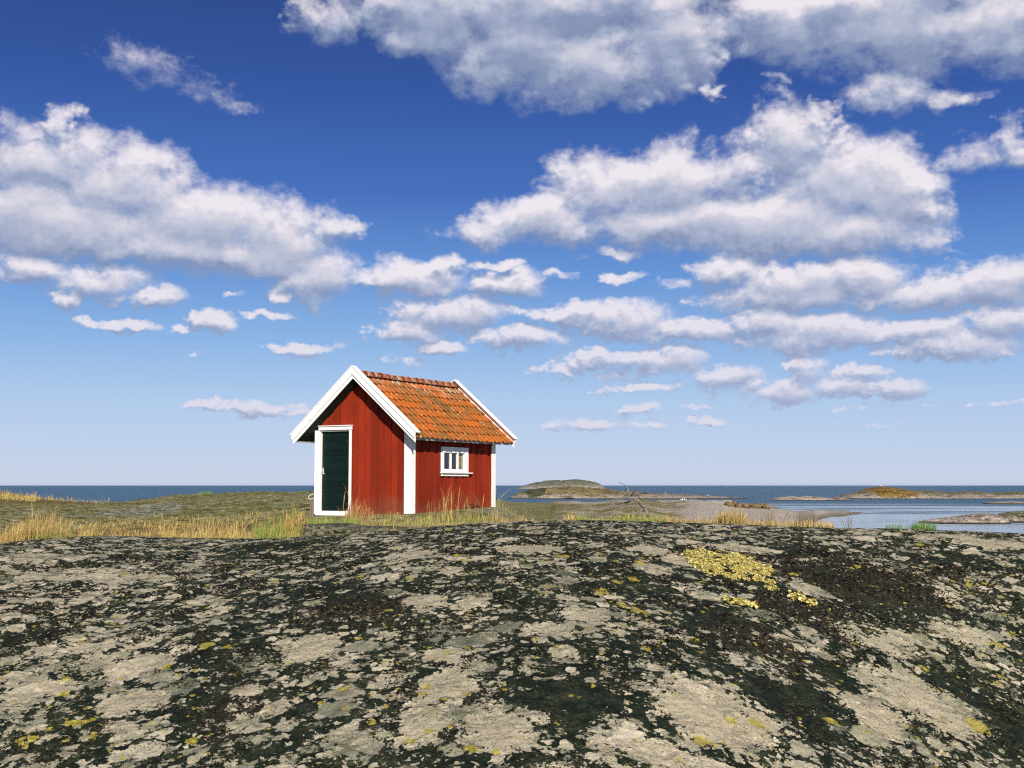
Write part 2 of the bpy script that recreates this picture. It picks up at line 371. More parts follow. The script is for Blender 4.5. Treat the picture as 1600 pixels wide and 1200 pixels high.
# ------------------------------------------------------------------ foreground rock (structure)
def crest_row(px):   # image row of the rock's skyline for a photo column
    return np.interp(px, [-400, 0, 60, 100, 170, 270, 420, 500, 600, 700, 800, 900, 1000, 1100, 1180, 1250, 1400, 1500, 1600, 2000],
                     [905, 853, 846, 842, 837, 840, 842, 838, 832, 821, 815, 813, 815, 818, 821, 824, 827, 831, 835, 862])
def px_of(x, y): return 800 + F * x / y
YC = 15.3
def rock_D(x, y):
    pc = crest_row(px_of(x, np.maximum(y, 6)) * 1.0)
    # the skyline at a world x: use the column where x meets the crest distance
    pc = crest_row(800 + F * x / (YC + 1.0))
    sl_ = (pc - 758.5) / F
    Dc = sl_ * (YC + 1.0) * .965
    dd = YC - y
    kx = .0150 + .0008 * np.clip(x, 0, 6)
    D = Dc + np.where(dd > 0, kx * dd * dd, .022 * dd * dd)
    # shallow troughs and ribs running towards the lower right
    u_ = x * .8 + y * .6
    D = D + .035 * fbm(u_ * .35, (y * .8 - x * .6) * .9, 4, 5) * sstep(abs(dd), 0, 3)
    D = D + .10 * sstep(-x, 1.5, 5) * sstep(dd, 1, 6) * .5
    D = D + .12 * np.clip(x - .3, 0, 4.5) ** 1.5 * sstep(dd, .5, 7)
    return D
NR, NC = 1150, 1000 + 218
ys = 4.2 * (20.5 / 4.2) ** (np.linspace(0, 1, NR))
us = np.concatenate([np.linspace(-.95, -.40, 110)[:-1], np.linspace(-.40, .40, 1000), np.linspace(.40, .95, 110)[1:]])
Y = np.repeat(ys[:, None], NC, 1); X = us[None, :] * (Y + 1.2)
D0 = rock_D(X, Y)
m1 = fbm(X * 1.1, Y * 1.1, 3, 11); m2 = fbm(X * 4.2 + m1 * .6, Y * 4.2, 4, 21, .6); m3 = fbm(X * 17, Y * 17, 4, 31, .62)
dark = .205 - .10 * sstep(-X, .5, 3) + m1 * .42 + m2 * .25
_gy = np.arange(5.5, 20, .02)
def ground_hit(px, py):
    r_ = cray(px, py); u_ = r_[0] / r_[1]; k_ = -r_[2] / r_[1]
    d_ = rock_D(u_ * _gy, _gy) / _gy; w_ = np.where(d_ <= k_)[0]
    y_ = float(_gy[w_[0]]) if len(w_) else 17.
    return u_ * y_, y_
def add_patch(field, cx, cy, rx, ry, amt, soft=.5, rot=0):
    x0, y0 = ground_hit(cx, cy); x1, _ = ground_hit(cx + rx, cy); _, ya = ground_hit(cx, cy - ry * .98); _, yb = ground_hit(cx, min(cy + ry, 1260))
    a = abs(x1 - x0); b = max(abs(ya - yb) / 2, .03); cyy = (ya + yb) / 2
    dx = X - x0; dy = Y - cyy
    if rot: dx, dy = dx + dy * rot, dy
    r2 = (dx / a) ** 2 + (dy / b) ** 2
    r2 = r2 + .9 * m2 + 1.2 * m3
    field += amt * sstep(-r2, -1 - soft, -1 + soft)
PALE = [(1120,1120,105,62,-1.1),(1040,1185,80,30,-.9),(1440,1095,90,40,-1.0),(1370,1120,50,30,-.9),(960,1150,55,35,-.5),(700,1075,55,38,-.9),(780,1140,70,50,-.9),(660,1130,50,45,-.7),
 (490,1012,50,24,-1),(660,942,42,14,-1),(915,962,48,14,-1),(855,985,50,16,-.9),(735,945,30,12,-.8),(700,1025,50,14,-.9),(880,1020,28,12,-1),(120,900,110,16,-0.43),(60,870,90,12,-0.37),(220,905,60,10,-0.50),
 (90,1060,110,40,-0.31),(40,1100,70,50,-0.31),(200,1100,60,26,-.8),(200,1150,30,20,-.9),(220,1040,60,20,-.8),(385,1085,32,16,-1),(430,1110,28,18,-.9),(120,1010,60,22,-0.25),(640,868,50,8,-.8),(830,858,60,8,-.9),(1020,862,40,9,-1),(1020,890,40,10,-.9),(1100,930,36,9,-.7),
 (1160,858,60,8,-.9),(1060,878,30,8,-.8),(1370,1000,60,20,-.5),(1260,920,30,8,-.8),(1430,1000,40,10,-.5),(1500,990,50,22,-.7),(1550,960,50,15,-.4),(1550,850,70,8,-.8),(1480,840,60,6,-.7),(1250,1010,40,12,-.7),(1360,830,50,5,-.5),(1180,1040,60,18,-.7),(1080,850,30,7,-.6),(560,1160,80,26,-.4),(940,1180,40,20,-.6)]
for cx, cy, rx, ry, a_ in PALE: add_patch(dark, cx, cy, rx * .82, ry * .82, a_ * 1.15, .12)
brown = np.clip(-.05 + .6 * fbm(X * .8 + 9, Y * .8, 3, 71), 0, 1)
DARK = [(1300,900,130,36,.35),(1400,930,110,34,.35),(1150,1000,80,30,.4),(1270,960,80,26,.45),(1500,890,100,24,.3),(1130,960,50,14,.6),(1200,1060,80,30,.5),(1330,1060,50,20,.4),(560,960,70,30,.4),(420,860,90,14,.5),(350,1000,90,40,.35),(480,930,90,20,.35),(1560,1130,60,60,.6),(1250,1110,50,50,.5),(880,1100,80,40,.5),(330,1090,60,60,.4),(30,990,60,16,.4),(1150,905,60,8,.5),(1000,900,110,20,.3)]
for cx, cy, rx, ry, a_ in DARK: add_patch(dark, cx, cy, rx, ry, a_, .8)
for cx, cy, rx, ry in [(1330,905,130,36),(1270,960,80,26),(1180,1000,60,16),(560,955,70,28),(1120,870,90,10),(370,1120,50,50),(1500,905,80,20)]: add_patch(brown, cx, cy, rx, ry, .6, .9)
brown = np.clip(brown, 0, 1)
yel = np.zeros_like(X)
for cx, cy, rx, ry in [(323,1008,16,7),(260,1043,10,8),(100,1085,12,8),(540,1108,10,5),(300,1160,18,9),(668,1073,8,6),(660,1085,14,5),(1000,958,20,6),(990,905,16,5),(970,945,14,5),(1010,1015,12,4),(180,963,9,4),(580,1130,12,7),(670,1145,14,7),(835,1000,8,3),(1085,1000,12,4),(700,1020,10,4),(560,1000,10,4),(1045,960,9,4),(885,870,14,4),(725,875,12,3),(640,905,12,4),(1560,1010,18,6),(1530,1135,20,14),(1300,1130,16,8),(1180,1130,20,10),(1100,1160,26,12),(40,1160,30,14),(120,1130,30,8),(1000,880,14,4),(940,925,18,6),(960,985,9,4),(430,910,12,3),(1330,890,10,3),(640,1160,14,8),(775,1175,10,6),(1240,900,12,4)]:
    add_patch(yel, cx, cy, rx * .62, ry * .62, 1.0, .15)
h3 = fbm(X * 34, Y * 34, 3, 41, .6)
dmask = sstep(dark, -.15, .25)
Z = EYE - D0 + (.3 * dmask + brown) * (.008 + .016 * (m3 + .35) + .012 * h3) + .007 * m3 + .03 * m2 * sstep(17 - Y, 0, 2)
V = np.stack([X, Y, Z], -1).reshape(-1, 3)
rock = fast_mesh('rock', V, grid_quads(NR, NC), M_ROCK, attrs={'dark': dark, 'brown': brown, 'yel': yel})
tag(rock, kind='structure')
from mathutils.bvhtree import BVHTree
def rock_z(x, y):
    j = np.interp(y, ys, np.arange(NR)); i = np.interp(x / (y + 1.2), us, np.arange(NC))
    j0 = np.clip(j, 0, NR - 1).astype(int); i0 = np.clip(i, 0, NC - 1).astype(int)
    return Z[j0, i0], dark[j0, i0], brown[j0, i0]

# ------------------------------------------------------------------ ground behind the rock
GC = [-500, 0, 180, 330, 480, 620, 770, 880, 1000, 1100, 1200, 1310, 1450, 1650, 2100]
GY = [14, 16.3, 18, 20, 22, 24, 27.5, 30, 36, 45, 60, 80, 110, 150, 200, 240, 280, 340, 420]
def col(*a): return a
TAB = {
 -500: (1.3,1.2,1.2,1.2,1.2,1.2,1.2,1.15,1.1,1.0,.8,.6,2.0,5.5,6,6,6,6,6),
 0:    (1.1,1.0,1.0,1.05,1.08,1.08,1.02,1.0,.98,.90,.72,.47,1.8,5.5,6,6,6,6,6),
 180:  (1.0,.86,.86,.90,.92,.92,.90,.90,.88,.82,.90,1.6,5.0,6,6,6,6,6,6),
 330:  (1.0,.88,.86,.88,.88,.86,.82,.80,.70,.54,.37,.90,5.0,6,6,6,6,6,6),
 480:  (1.0,.85,.80,.76,.72,.68,.66,.64,.55,.42,.33,1.0,5.0,6,6,6,6,6,6),
 620:  (.95,.80,.76,.72,.66,.585,.57,.56,.60,.62,.70,2.0,5.0,6,6,6,6,6,6),
 770:  (.90,.72,.66,.62,.60,.53,.485,.49,.90,1.6,2.2,2.6,2.7,2.8,2.9,3.2,4.2,6,6),
 880:  (.85,.66,.68,.78,.95,1.05,1.2,1.4,1.8,2.1,2.3,2.4,2.5,2.45,2.5,3.2,5,6,6),
 1000: (.90,.68,.72,.90,1.1,1.25,1.4,1.7,2.0,2.2,2.4,2.6,2.7,2.6,2.6,3.2,5,6,6),
 1100: (.95,.72,.76,.90,1.1,1.3,1.5,1.7,2.1,2.3,2.5,2.8,3.0,2.8,2.65,3.0,4.3,6,6),
 1200: (1.0,.76,.80,.95,1.2,1.5,1.9,2.3,2.8,3.2,3.5,3.9,3.6,3.6,3.7,4.2,5,6,6),
 1310: (1.05,.82,.90,1.1,1.5,2,2.8,3.4,4.4,5,5.5,5.5,5.5,5.0,4.50,5,6,6,6),
 1450: (1.1,.92,1.05,1.4,2,2.8,3.8,4.6,5.5,6,6,6,6,6,6,6,6,6,6),
 1650: (1.2,1.1,1.4,2,3,4,5,5.5,6,6,6,6,6,6,6,6,6,6,6),
 2100: (1.5,1.6,2.2,3,4,5,6,6,6,6,6,6,6,6,6,6,6,6,6)}
T = np.array([TAB[c] for c in GC])
NR2, NC2 = 620, 760
gy = 14 * (420 / 14) ** np.linspace(0, 1, NR2); gpx = np.linspace(-500, 2100, NC2)
lg = np.log(np.array(GY)); 
def smooth_t(t): return t * t * (3 - 2 * t) * .6 + t * .4
ci = np.interp(gpx, GC, np.arange(len(GC))); ri = np.interp(np.log(gy), lg, np.arange(len(GY)))
c0 = np.minimum(ci.astype(int), len(GC) - 2); cf = smooth_t(ci - c0); r0 = np.minimum(ri.astype(int), len(GY) - 2); rf = smooth_t(ri - r0)
Tc = T[c0] * (1 - cf[:, None]) + T[c0 + 1] * cf[:, None]            # (NC2, rows)
GD = (Tc[:, r0] * (1 - rf) + Tc[:, r0 + 1] * rf).T                   # (NR2, NC2)
GX = (gpx[None, :] - 800) / F * gy[:, None]; GYY = np.repeat(gy[:, None], NC2, 1)
dist_s = np.clip(GYY / 40, .35, 6)
gn = fbm(GX / (2.2 * dist_s), GYY / (3.0 * dist_s), 5, 101, .55); gn2 = fbm(GX * 1.6, GYY * 1.6, 4, 111, .6)
hutpad = sstep(np.hypot((GX + 2.2) * .8, (GYY - 26.0) * .75), 1.6, 3.4)
amp = .11 * dist_s * np.where(GD > 4.4, .6, 1) * (1 + 1.1 * sstep(GYY, 80, 130))
GZ = EYE - GD + (gn * amp + gn2 * .035 + .02 * fbm(GX * 7, GYY * 7, 3, 115) * (GYY < 60) + .09 * fbm(GX * .8, GYY * .45, 4, 118, .6, True) * band(GYY, 26, 80, 4)) * hutpad
P = np.repeat(gpx[None, :], NR2, 0)
ochre = .12 + .55 * band(P, -100, 470, 60) * band(GYY, 21, 26, 2) + .55 * band(P, -100, 160, 30) * band(GYY, 50, 78, 8) + .30 * band(P, 840, 1180, 40) * (GYY > 60) + .2 * band(P, 480, 760, 30) * band(GYY, 17, 25, 2)
pale_a = .05 + .42 * band(P, 860, 1400, 40) * (GYY > 60) + .55 * band(P, 1090, 1400, 50) * (GYY > 100) + .30 * band(P, -100, 180, 40) * band(GYY, 60, 100, 8) + .8 * sstep(GD, 3.5, 4.2)
grey_a = .05 + .30 * band(P, 740, 900, 30) * band(GYY, 20, 60, 5) + .25 * band(P, 180, 480, 60) * band(GYY, 34, 60, 6) + .4 * band(P, -100, 300, 60) * band(GYY, 28, 42, 5)
GV = np.stack([GX, GYY, GZ], -1).reshape(-1, 3)
ground = fast_mesh('ground', GV, grid_quads(NR2, NC2), M_GROUND, attrs={'ochre': ochre, 'pale': pale_a, 'grey': grey_a})
tag(ground, kind='structure')
def ground_z(x, y):
    j = np.interp(y, gy, np.arange(NR2)); i = (800 + F * x / y + 500) / 2600 * (NC2 - 1)
    j0 = np.clip(np.round(j), 0, NR2 - 1).astype(int); i0 = np.clip(np.round(i), 0, NC2 - 1).astype(int)
    return GZ[j0, i0]
def land_z(x, y):
    x = np.asarray(x, float); y = np.asarray(y, float)
    a = ground_z(x, y); b = rock_z(x, y)[0]
    return np.where(y < 20.3, np.maximum(a, b), a)

# ------------------------------------------------------------------ sea
def make_sea_mat():
    m, t, bs = new_mat('sea_water')
    pos = t.new('ShaderNodeNewGeometry').outputs['Position']
    x_, y_, z_ = t.sep(pos)[:3]
    a = t.noise(t.comb(x_, t.math('MULTIPLY', y_, 1.0)), .35, 5, .65)
    b = t.noise(t.comb(x_, y_), 1.6, 4, .6)
    big = t.noise(t.comb(t.math('MULTIPLY', x_, .011), t.math('MULTIPLY', y_, .045)), 1., 4, .55)
    # sheltered, smoother water inside the bay
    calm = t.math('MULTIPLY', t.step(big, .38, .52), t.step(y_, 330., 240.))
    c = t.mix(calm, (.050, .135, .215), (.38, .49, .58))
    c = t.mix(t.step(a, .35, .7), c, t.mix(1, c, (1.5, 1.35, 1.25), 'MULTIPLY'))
    t.put(bs.inputs['Base Color'], c)
    t.put(bs.inputs['Roughness'], t.rng(calm, 0, 1, .38, .22)); bs.inputs['IOR'].default_value = 1.33
    bs.inputs['Specular IOR Level'].default_value = .35
    bp = t.new('ShaderNodeBump'); t.put(bp.inputs['Strength'], t.rng(calm, 0, 1, 1.0, .75)); bp.inputs['Distance'].default_value = 1.5
    t.put(bp.inputs['Height'], t.math('ADD', a, t.math('MULTIPLY', b, .3))); t.l.new(bp.outputs[0], bs.inputs['Normal'])
    return m
sea_y = np.concatenate([[-3000, -300, -30], 8 * (60000 / 8) ** np.linspace(0, 1, 60)])
sxs = np.concatenate([-np.geomspace(60000, 20, 20), [0], np.geomspace(20, 60000, 20)])
SX, SY = np.meshgrid(sxs, sea_y); SV = np.stack([SX, SY, SX * 0], -1).reshape(-1, 3)
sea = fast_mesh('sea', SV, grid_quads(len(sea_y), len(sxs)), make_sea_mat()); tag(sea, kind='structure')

# ------------------------------------------------------------------ islands and skerries
def island_mat(name, base, top, cap=None, capx=None):
    m, t, bs = new_mat(name)
    tc = t.new('ShaderNodeNewGeometry').outputs['Position']
    x_, y_, z_ = t.sep(tc)[:3]
    n = t.noise(tc, .35, 7, .68); n2 = t.noise(tc, 1.8, 5, .65)
    h = t.attr('rel')
    c = t.mix(t.step(t.math('ADD', h, t.math('MULTIPLY', t.math('SUBTRACT', n, .5), 1.3)), .25, .55), base, top)
    if cap:
        c = t.mix(t.step(t.math('ADD', t.attr('cap'), t.math('MULTIPLY', t.math('SUBTRACT', n, .5), .9)), .40, .60), c, cap)
    n3 = t.noise(t.vec('MULTIPLY', tc, (.25, .05, 1.6)), 1., 6, .72)
    c = t.mix(t.step(n2, .42, .58), c, t.mix(1, c, (.42, .43, .40), 'MULTIPLY'))
    c = t.mix(t.step(n3, .52, .60), c, t.mix(1, c, (.40, .38, .34), 'MULTIPLY'))
    c = t.mix(t.step(z_, .10, .32), (.05, .045, .035), c)
    t.put(bs.inputs['Base Color'], c); bs.inputs['Roughness'].default_value = .95; bs.inputs['Specular IOR Level'].default_value = .1
    bump(t, bs, t.math('ADD', n, t.math('MULTIPLY', n2, .3)), 1, .5)
    return m
def island(name, dist, sil, depth, mat, nx=140, ny=46, seed=0, capx=None, rough=.10):
    px = np.array([p[0] for p in sil], float); top = np.array([p[1] for p in sil], float)
    x0, x1 = (px[0] - 800) / F * dist, (px[-1] - 800) / F * dist
    xs = np.linspace(x0, x1, nx); pc = 800 + F * xs / dist
    tz = np.maximum(EYE - (np.interp(pc, px, top) - 758.5) / F * dist, .05)
    v = np.linspace(-1, 1, ny)
    edge = sstep(xs, x0, x0 + (x1 - x0) * .06) * (1 - sstep(xs, x1 - (x1 - x0) * .06, x1))
    wv = depth * (.45 + .55 * np.sqrt(np.clip(np.sin(np.pi * (xs - x0) / (x1 - x0)), 0, 1)))
    YY = dist + v[:, None] * wv[None, :]; XX = np.repeat(xs[None, :], ny, 0)
    sc_ = max(depth, 4)
    n = fbm(XX / sc_ * 2.2 + seed, YY / sc_ * 2.2, 5, 200 + seed, .55)
    prof = np.clip(1 - np.abs(v[:, None] + .10 * n) ** 2.2, 0, 1) ** .8
    ZZ = tz[None, :] * prof * (1 + rough * 2.0 * n * (1 - prof * .5)) - .35 * (1 - prof) - .25 * (1 - edge[None, :])
    rd = fbm(XX / sc_ * 5 + seed * 3, YY / sc_ * 3, 5, 400 + seed, .6, True)
    ZZ = ZZ + np.minimum(tz[None, :] * .30, depth * .05) * rd * prof * edge[None, :]
    rel = np.clip(ZZ / tz.max(), 0, 1)
    cap = np.zeros_like(ZZ)
    if capx: cap = band(np.repeat(pc[None, :], ny, 0), capx[0], capx[1], (capx[1] - capx[0]) * .2) * (.35 + rel * .9)
    Vv = np.stack([XX, YY, ZZ], -1).reshape(-1, 3)
    o = fast_mesh(name, Vv, grid_quads(ny, nx), mat, attrs={'rel': rel, 'cap': cap}); tag(o, kind='structure'); return o
MI_pink = island_mat('pink_granite', (.68, .56, .47), (.56, .47, .39))
MI_green = island_mat('heath_rock', (.56, .48, .39), (.27, .25, .15), (.36, .23, .07))
MI_far = island_mat('far_rock', (.42, .38, .32), (.22, .22, .165))
island('island', 1500, [(804,764),(820,759),(835,756),(848,753.5),(862,752),(885,751.2),(900,750.6),(915,752),(928,754),(937,757.5),(947,764)], 40, MI_far, seed=1)
island('island', 430, [(792,778),(806,772),(830,767),(862,763.5),(905,763.5),(940,766),(972,769),(1010,771.5),(1060,773),(1105,775),(1150,777),(1175,779)], 26, island_mat('heath_shore', (.52, .43, .35), (.34, .27, .13), (.13, .14, .07)), seed=2, capx=(820, 850))
island('skerry', 372, [(1200,782),(1212,778),(1230,776.5),(1262,775.8),(1290,778),(1315,778.5),(1330,781.5)], 9, MI_pink, seed=3)
island('skerry', 425, [(1300,779),(1318,773.5),(1335,771),(1350,766.5),(1368,763.8),(1388,763.6),(1402,766),(1420,768.5),(1450,768),(1480,771.5),(1515,768.7),(1540,772.5),(1562,771),(1577,769.5),(1592,770),(1625,770.5),(1700,771),(1760,779)], 24, MI_green, 260, seed=4, capx=(1345, 1412))
island('skerry', 300, [(1528,787.5),(1545,785),(1575,783.5),(1600,784.5),(1680,783),(1720,787)], 8, MI_pink, seed=5)
island('skerry', 147, [(1430,817),(1450,812.5),(1478,809.5),(1510,806),(1532,804),(1546,804),(1556,808),(1566,814)], 5.5, MI_pink, seed=6, rough=.06)
island('skerry', 152, [(1538,812),(1550,806),(1575,802.5),(1600,800),(1650,798),(1720,801),(1760,812)], 7, MI_green, seed=7, rough=.08)
#--HUT--
# ------------------------------------------------------------------ paints and woods
def board_paint(name, c1, c2, rough=.75, axis='z'):
    """vertical boards, each with its own tone; grain runs along the board"""
    m, t, bs = new_mat(name)
    p = t.new('ShaderNodeTexCoord').outputs['Object']
    st = {'z': (22, 22, 1.6), 'x': (1.6, 22, 22), 'y': (22, 1.6, 22)}[axis]
    g = t.noise(t.vec('MULTIPLY', p, st), 1.6, 7, .65)
    b = t.noise(p, 1.7, 5, .6); f = t.noise(p, 60, 3, .6)
    c = t.mix(t.step(g, .3, .7), c2, c1)
    c = t.mix(t.math('MULTIPLY', t.step(b, .42, .68), .5), c, t.mix(1, c, (.62, .66, .7), 'MULTIPLY'))
    c = t.mix(t.math('MULTIPLY', t.step(f, .60, .68), .35), c, t.mix(1, c, (.35, .3, .3), 'MULTIPLY'))
    zz = t.sep(p)[2]
    if axis == 'z': c = t.mix(t.math('MULTIPLY', t.step(t.math('ADD', zz, t.math('MULTIPLY', t.math('SUBTRACT', b, .5), .9)), .42, .02), .45), c, (.20, .085, .045))
    c = t.mix(1, c, t.mix(t.attr('tone'), (.68, .66, .66), (1.12, 1.1, 1.1)), 'MULTIPLY')
    t.put(bs.inputs['Base Color'], c); bs.inputs['Roughness'].default_value = rough; bs.inputs['Specular IOR Level'].default_value = .2
    bump(t, bs, g, .8, .004); return m
M_RED = board_paint('falu_red_boards', (.295, .028, .007), (.245, .022, .006))
M_GREEN = board_paint('green_door_paint', (.004, .020, .015), (.002, .010, .008), .5, 'x')
def white_mat():
    m, t, bs = new_mat('white_paint')
    p = t.new('ShaderNodeTexCoord').outputs['Object']
    g = t.noise(t.vec('MULTIPLY', p, (9, 9, 3)), 3, 7, .65); f = t.noise(p, 45, 4, .7)
    c = t.mix(t.step(g, .35, .55), (.76, .75, .73), (.88, .87, .85))
    c = t.mix(t.math('MULTIPLY', t.step(f, .68, .74), .5), c, (.40, .38, .34))
    t.put(bs.inputs['Base Color'], c); bs.inputs['Roughness'].default_value = .6; bs.inputs['Specular IOR Level'].default_value = .25
    bump(t, bs, f, .6, .003); return m
M_WHITE = white_mat()
M_SOFFIT = simple('soffit_shaded', (.010, .028, .021), .8, .2, 6)  # near-black green: the shade under the roof overhang is put into this colour
M_DGREEN = simple('dark_wood', (.05, .06, .05), .8, .2, 8)
M_STONE = simple('foundation_stone', (.30, .28, .24), .95, .3, 14, .01)
M_IRON = simple('rusty_iron', (.035, .025, .02), .6, .2, 40)
M_METAL = simple('bright_metal', (.75, .74, .70), .35, .1, 40, .0005, .6)
M_POST = simple('grey_wood', (.20, .165, .13), .9, .25, 10, .006, .1, stretch=(6, 6, 1))
M_ROPE = simple('white_rope', (.72, .70, .62), .9, .15, 60, .003)
M_DEAD = simple('bleached_wood', (.27, .24, .19), .9, .25, 12, .004, .1)
M_CURT = simple('orange_curtain', (.62, .22, .04), .9, .2, 6, .01)
def tile_mat(name='clay_tiles', ridge=False):
    m, t, bs = new_mat(name)
    uv = t.new('ShaderNodeUVMap').outputs[0]; p = t.new('ShaderNodeTexCoord').outputs['Object']
    u_, v_ = t.sep(uv)[:2]
    wn = t.new('ShaderNodeTexWhiteNoise', noise_dimensions='2D')
    t.put(wn.inputs['Vector'], t.comb(t.math('FLOOR', u_), t.math('FLOOR', v_)))
    a = t.noise(p, 2.6, 5, .65); f = t.noise(p, 24, 5, .7); ff = t.noise(p, 70, 3, .6)
    x = t.math('ADD', t.math('MULTIPLY', wn.outputs[0], .30), t.math('ADD', t.math('MULTIPLY', a, .62), t.math('MULTIPLY', t.math('SUBTRACT', f, .5), .7)))
    if ridge: c = t.ramp(x, [(.2, (.28, .065, .028)), (.45, (.44, .10, .035)), (.7, (.54, .20, .07))])
    else: c = t.ramp(x, [(.22, (.16, .095, .035)), (.36, (.29, .115, .028)), (.47, (.42, .115, .022)), (.60, (.53, .125, .016)), (.78, (.58, .165, .02))])
    c = t.mix(t.math('MULTIPLY', t.step(f, .50, .62), .5), c, (.21, .14, .05))
    c = t.mix(t.math('MULTIPLY', t.step(ff, .62, .68), .6), c, (.10, .05, .02))
    vo = t.voro(p, 17); sp = t.math('MULTIPLY', t.math('GREATER_THAN', t.sep(vo.outputs['Color'])[0], .86), t.step(vo.outputs['Distance'], .32, .22))
    top = t.math('MULTIPLY', t.step(t.sep(p)[2], 2.45, 2.85), t.step(t.noise(t.vec('MULTIPLY', p, (1, 2.5, 1)), 5, 5, .7), .50, .60))
    c = t.mix(t.math('MAXIMUM', sp, t.math('MULTIPLY', top, .75)), c, (.55, .48, .38))
    t.put(bs.inputs['Base Color'], c); bs.inputs['Roughness'].default_value = .9; bs.inputs['Specular IOR Level'].default_value = .15
    bump(t, bs, t.math('ADD', f, t.math('MULTIPLY', ff, .3)), .8, .008); return m
M_TILE = tile_mat(); M_RIDGE = tile_mat('ridge_clay', True)
def glass_mat():
    m = bpy.data.materials.new('window_glass'); m.use_nodes = True; m.node_tree.nodes.clear(); t = NT(m.node_tree)
    tr = t.new('ShaderNodeBsdfTransparent'); gl = t.new('ShaderNodeBsdfGlossy'); gl.inputs['Roughness'].default_value = .03
    tr.inputs[0].default_value = (.8, .88, .88, 1)
    lw = t.new('ShaderNodeLayerWeight'); frv = t.math('ADD', t.math('MULTIPLY', t.math('POWER', lw.outputs['Facing'], 4.), .7), .05)
    mx = t.new('ShaderNodeMixShader'); t.l.new(frv, mx.inputs[0]); t.l.new(tr.outputs[0], mx.inputs[1]); t.l.new(gl.outputs[0], mx.inputs[2])
    ou = t.new('ShaderNodeOutputMaterial'); t.l.new(mx.outputs[0], ou.inputs[0]); return m
M_GLASS = glass_mat()

# ------------------------------------------------------------------ the hut
TH = math.radians(30.005)
HC = Vector((-2.078, 24.963, EYE - .56))
hut = empty('hut', HC, -TH)
tag(hut, 'small red boarded hut with white corners and orange tiled gable roof standing on the rock', 'hut')
rg = random.Random(4)
WX0, WL = -2.45, 3.28          # front from x=-2.45 to 0, depth 3.28
XM = -1.225; APEX = 3.045; TAN = .861
def roof_z(x): return APEX - TAN * abs(x - XM)
def set_tone(o, tones):
    at_ = o.data.attributes.new('tone', 'FLOAT', 'FACE'); at_.data.foreach_set('value', np.asarray(tones, np.float32))
def board_wall(name, a0, a1, plane, outward, horizontal_axis, top, bottom=-.06, holes=(), step=.155, seed=1):
    """wall of vertical lock-laid boards, every other one proud; split round the openings"""
    r_ = random.Random(seed); mb = MB(); tones = []
    a = a0; i = 0
    while a < a1 - 1e-4:
        b = min(a + step * r_.uniform(.85, 1.2), a1)
        off = (.020 if i % 2 else .0) + r_.uniform(0, .004)
        segs = [(bottom + r_.uniform(-.02, .01), None)]
        pieces = [(a, b, bottom, None)]
        for (h0, h1, z0, z1) in holes:
            out = []
            for (p0, p1, q0, q1) in pieces:
                if p1 <= h0 or p0 >= h1: out.append((p0, p1, q0, q1)); continue
                if p0 < h0: out.append((p0, h0, q0, q1))
                if p1 > h1: out.append((h1, p1, q0, q1))
                m0, m1 = max(p0, h0), min(p1, h1)
                if z0 > q0: out.append((m0, m1, q0, z0))
                out.append((m0, m1, z1, q1))
            pieces = out
        tone = r_.uniform(0, 1)
        for (p0, p1, q0, q1) in pieces:
            if p1 - p0 < .006: continue
            g = .0045
            x0_, x1_ = p0 + g * (p0 == a), p1 - g * (p1 == b)
            
            t0_ = top(x0_) if q1 is None else q1; t1_ = top(x1_) if q1 is None else q1
            poly = [(x0_, q0), (x1_, q0), (x1_, t1_)]
            if q1 is None and x0_ < XM < x1_ and horizontal_axis == 'x': poly.append((XM, top(XM)))
            poly.append((x0_, t0_))
            n0 = len(mb.F)
            inner = plane - outward * .04; outer = plane + outward * off
            if horizontal_axis == 'x': mb.prism(poly, 'y', inner, outer)
            else: mb.prism(poly, 'x', inner, outer)
            tones += [tone] * (len(mb.F) - n0)
        a = b; i += 1
    o = mb.build(name, M_RED, hut); set_tone(o, tones); return o
ctop = lambda x: roof_z(x) - .24
DOOR = (-2.345, -1.53, -.06, 1.735)
front = board_wall('wall', WX0 + .01, -.005, 0, -1, 'x', ctop, holes=[DOOR], seed=3)
back = board_wall('wall', WX0 + .01, -.005, WL, 1, 'x', ctop, seed=5)
WIN = (1.11, 2.13, .86, 1.36)
side = board_wall('wall', .005, WL - .005, 0, 1, 'y', lambda y: roof_z(0) - .24, bottom=-.08, holes=[WIN], step=.135, seed=7)
side2 = board_wall('wall', .005, WL - .005, WX0, -1, 'y', lambda y: roof_z(0) - .24, step=.15, seed=8)
# corner boards: two boards meeting at each corner, proud of the lock boards
def corner(x, y, sx_, sy_, wx=.125, wy=.075, z0=-.05, ztop=1.735):
    mb = MB()
    mb.box(x - sx_ * wx, x + sx_ * .045, y + sy_ * .027, y + sy_ * .052, z0, ztop)
    mb.box(x + sx_ * .020, x + sx_ * .045, y - sy_ * wy, y + sy_ * .0265, z0, ztop)
    return mb.build('corner_board', M_WHITE, hut, bevel=.003)
corner(0, 0, 1, -1, .125, .115); corner(0, WL, 1, 1, .125, .10, .0); corner(WX0 + .028, 0, -1, -1, .090, .10); corner(WX0, WL, -1, 1, .12, .1)
# door frame
mb = MB()
mb.box(-1.545, -1.488, -.054, -.0265, -.05, 1.735)       # right jamb facing
mb.box(-1.545, -1.515, -.026, .10, -.05, 1.735)           # right reveal
mb.box(-2.352, -2.333, -.026, .10, -.05, 1.735)           # left reveal
mb.box(-2.36, -1.475, -.066, -.0265, 1.737, 1.815)        # head
mb.box(-2.38, -1.455, -.095, -.026, 1.817, 1.835)         # drip board
mb.box(-2.332, -1.546, -.024, .10, 1.708, 1.735)
mb.box(-2.42, -1.475, -.075, -.0265, -.075, .022)         # threshold
mb.box(-2.332, -1.546, -.026, .10, -.04, .018)
fr = mb.build('door_frame', M_WHITE, hut, bevel=.003)
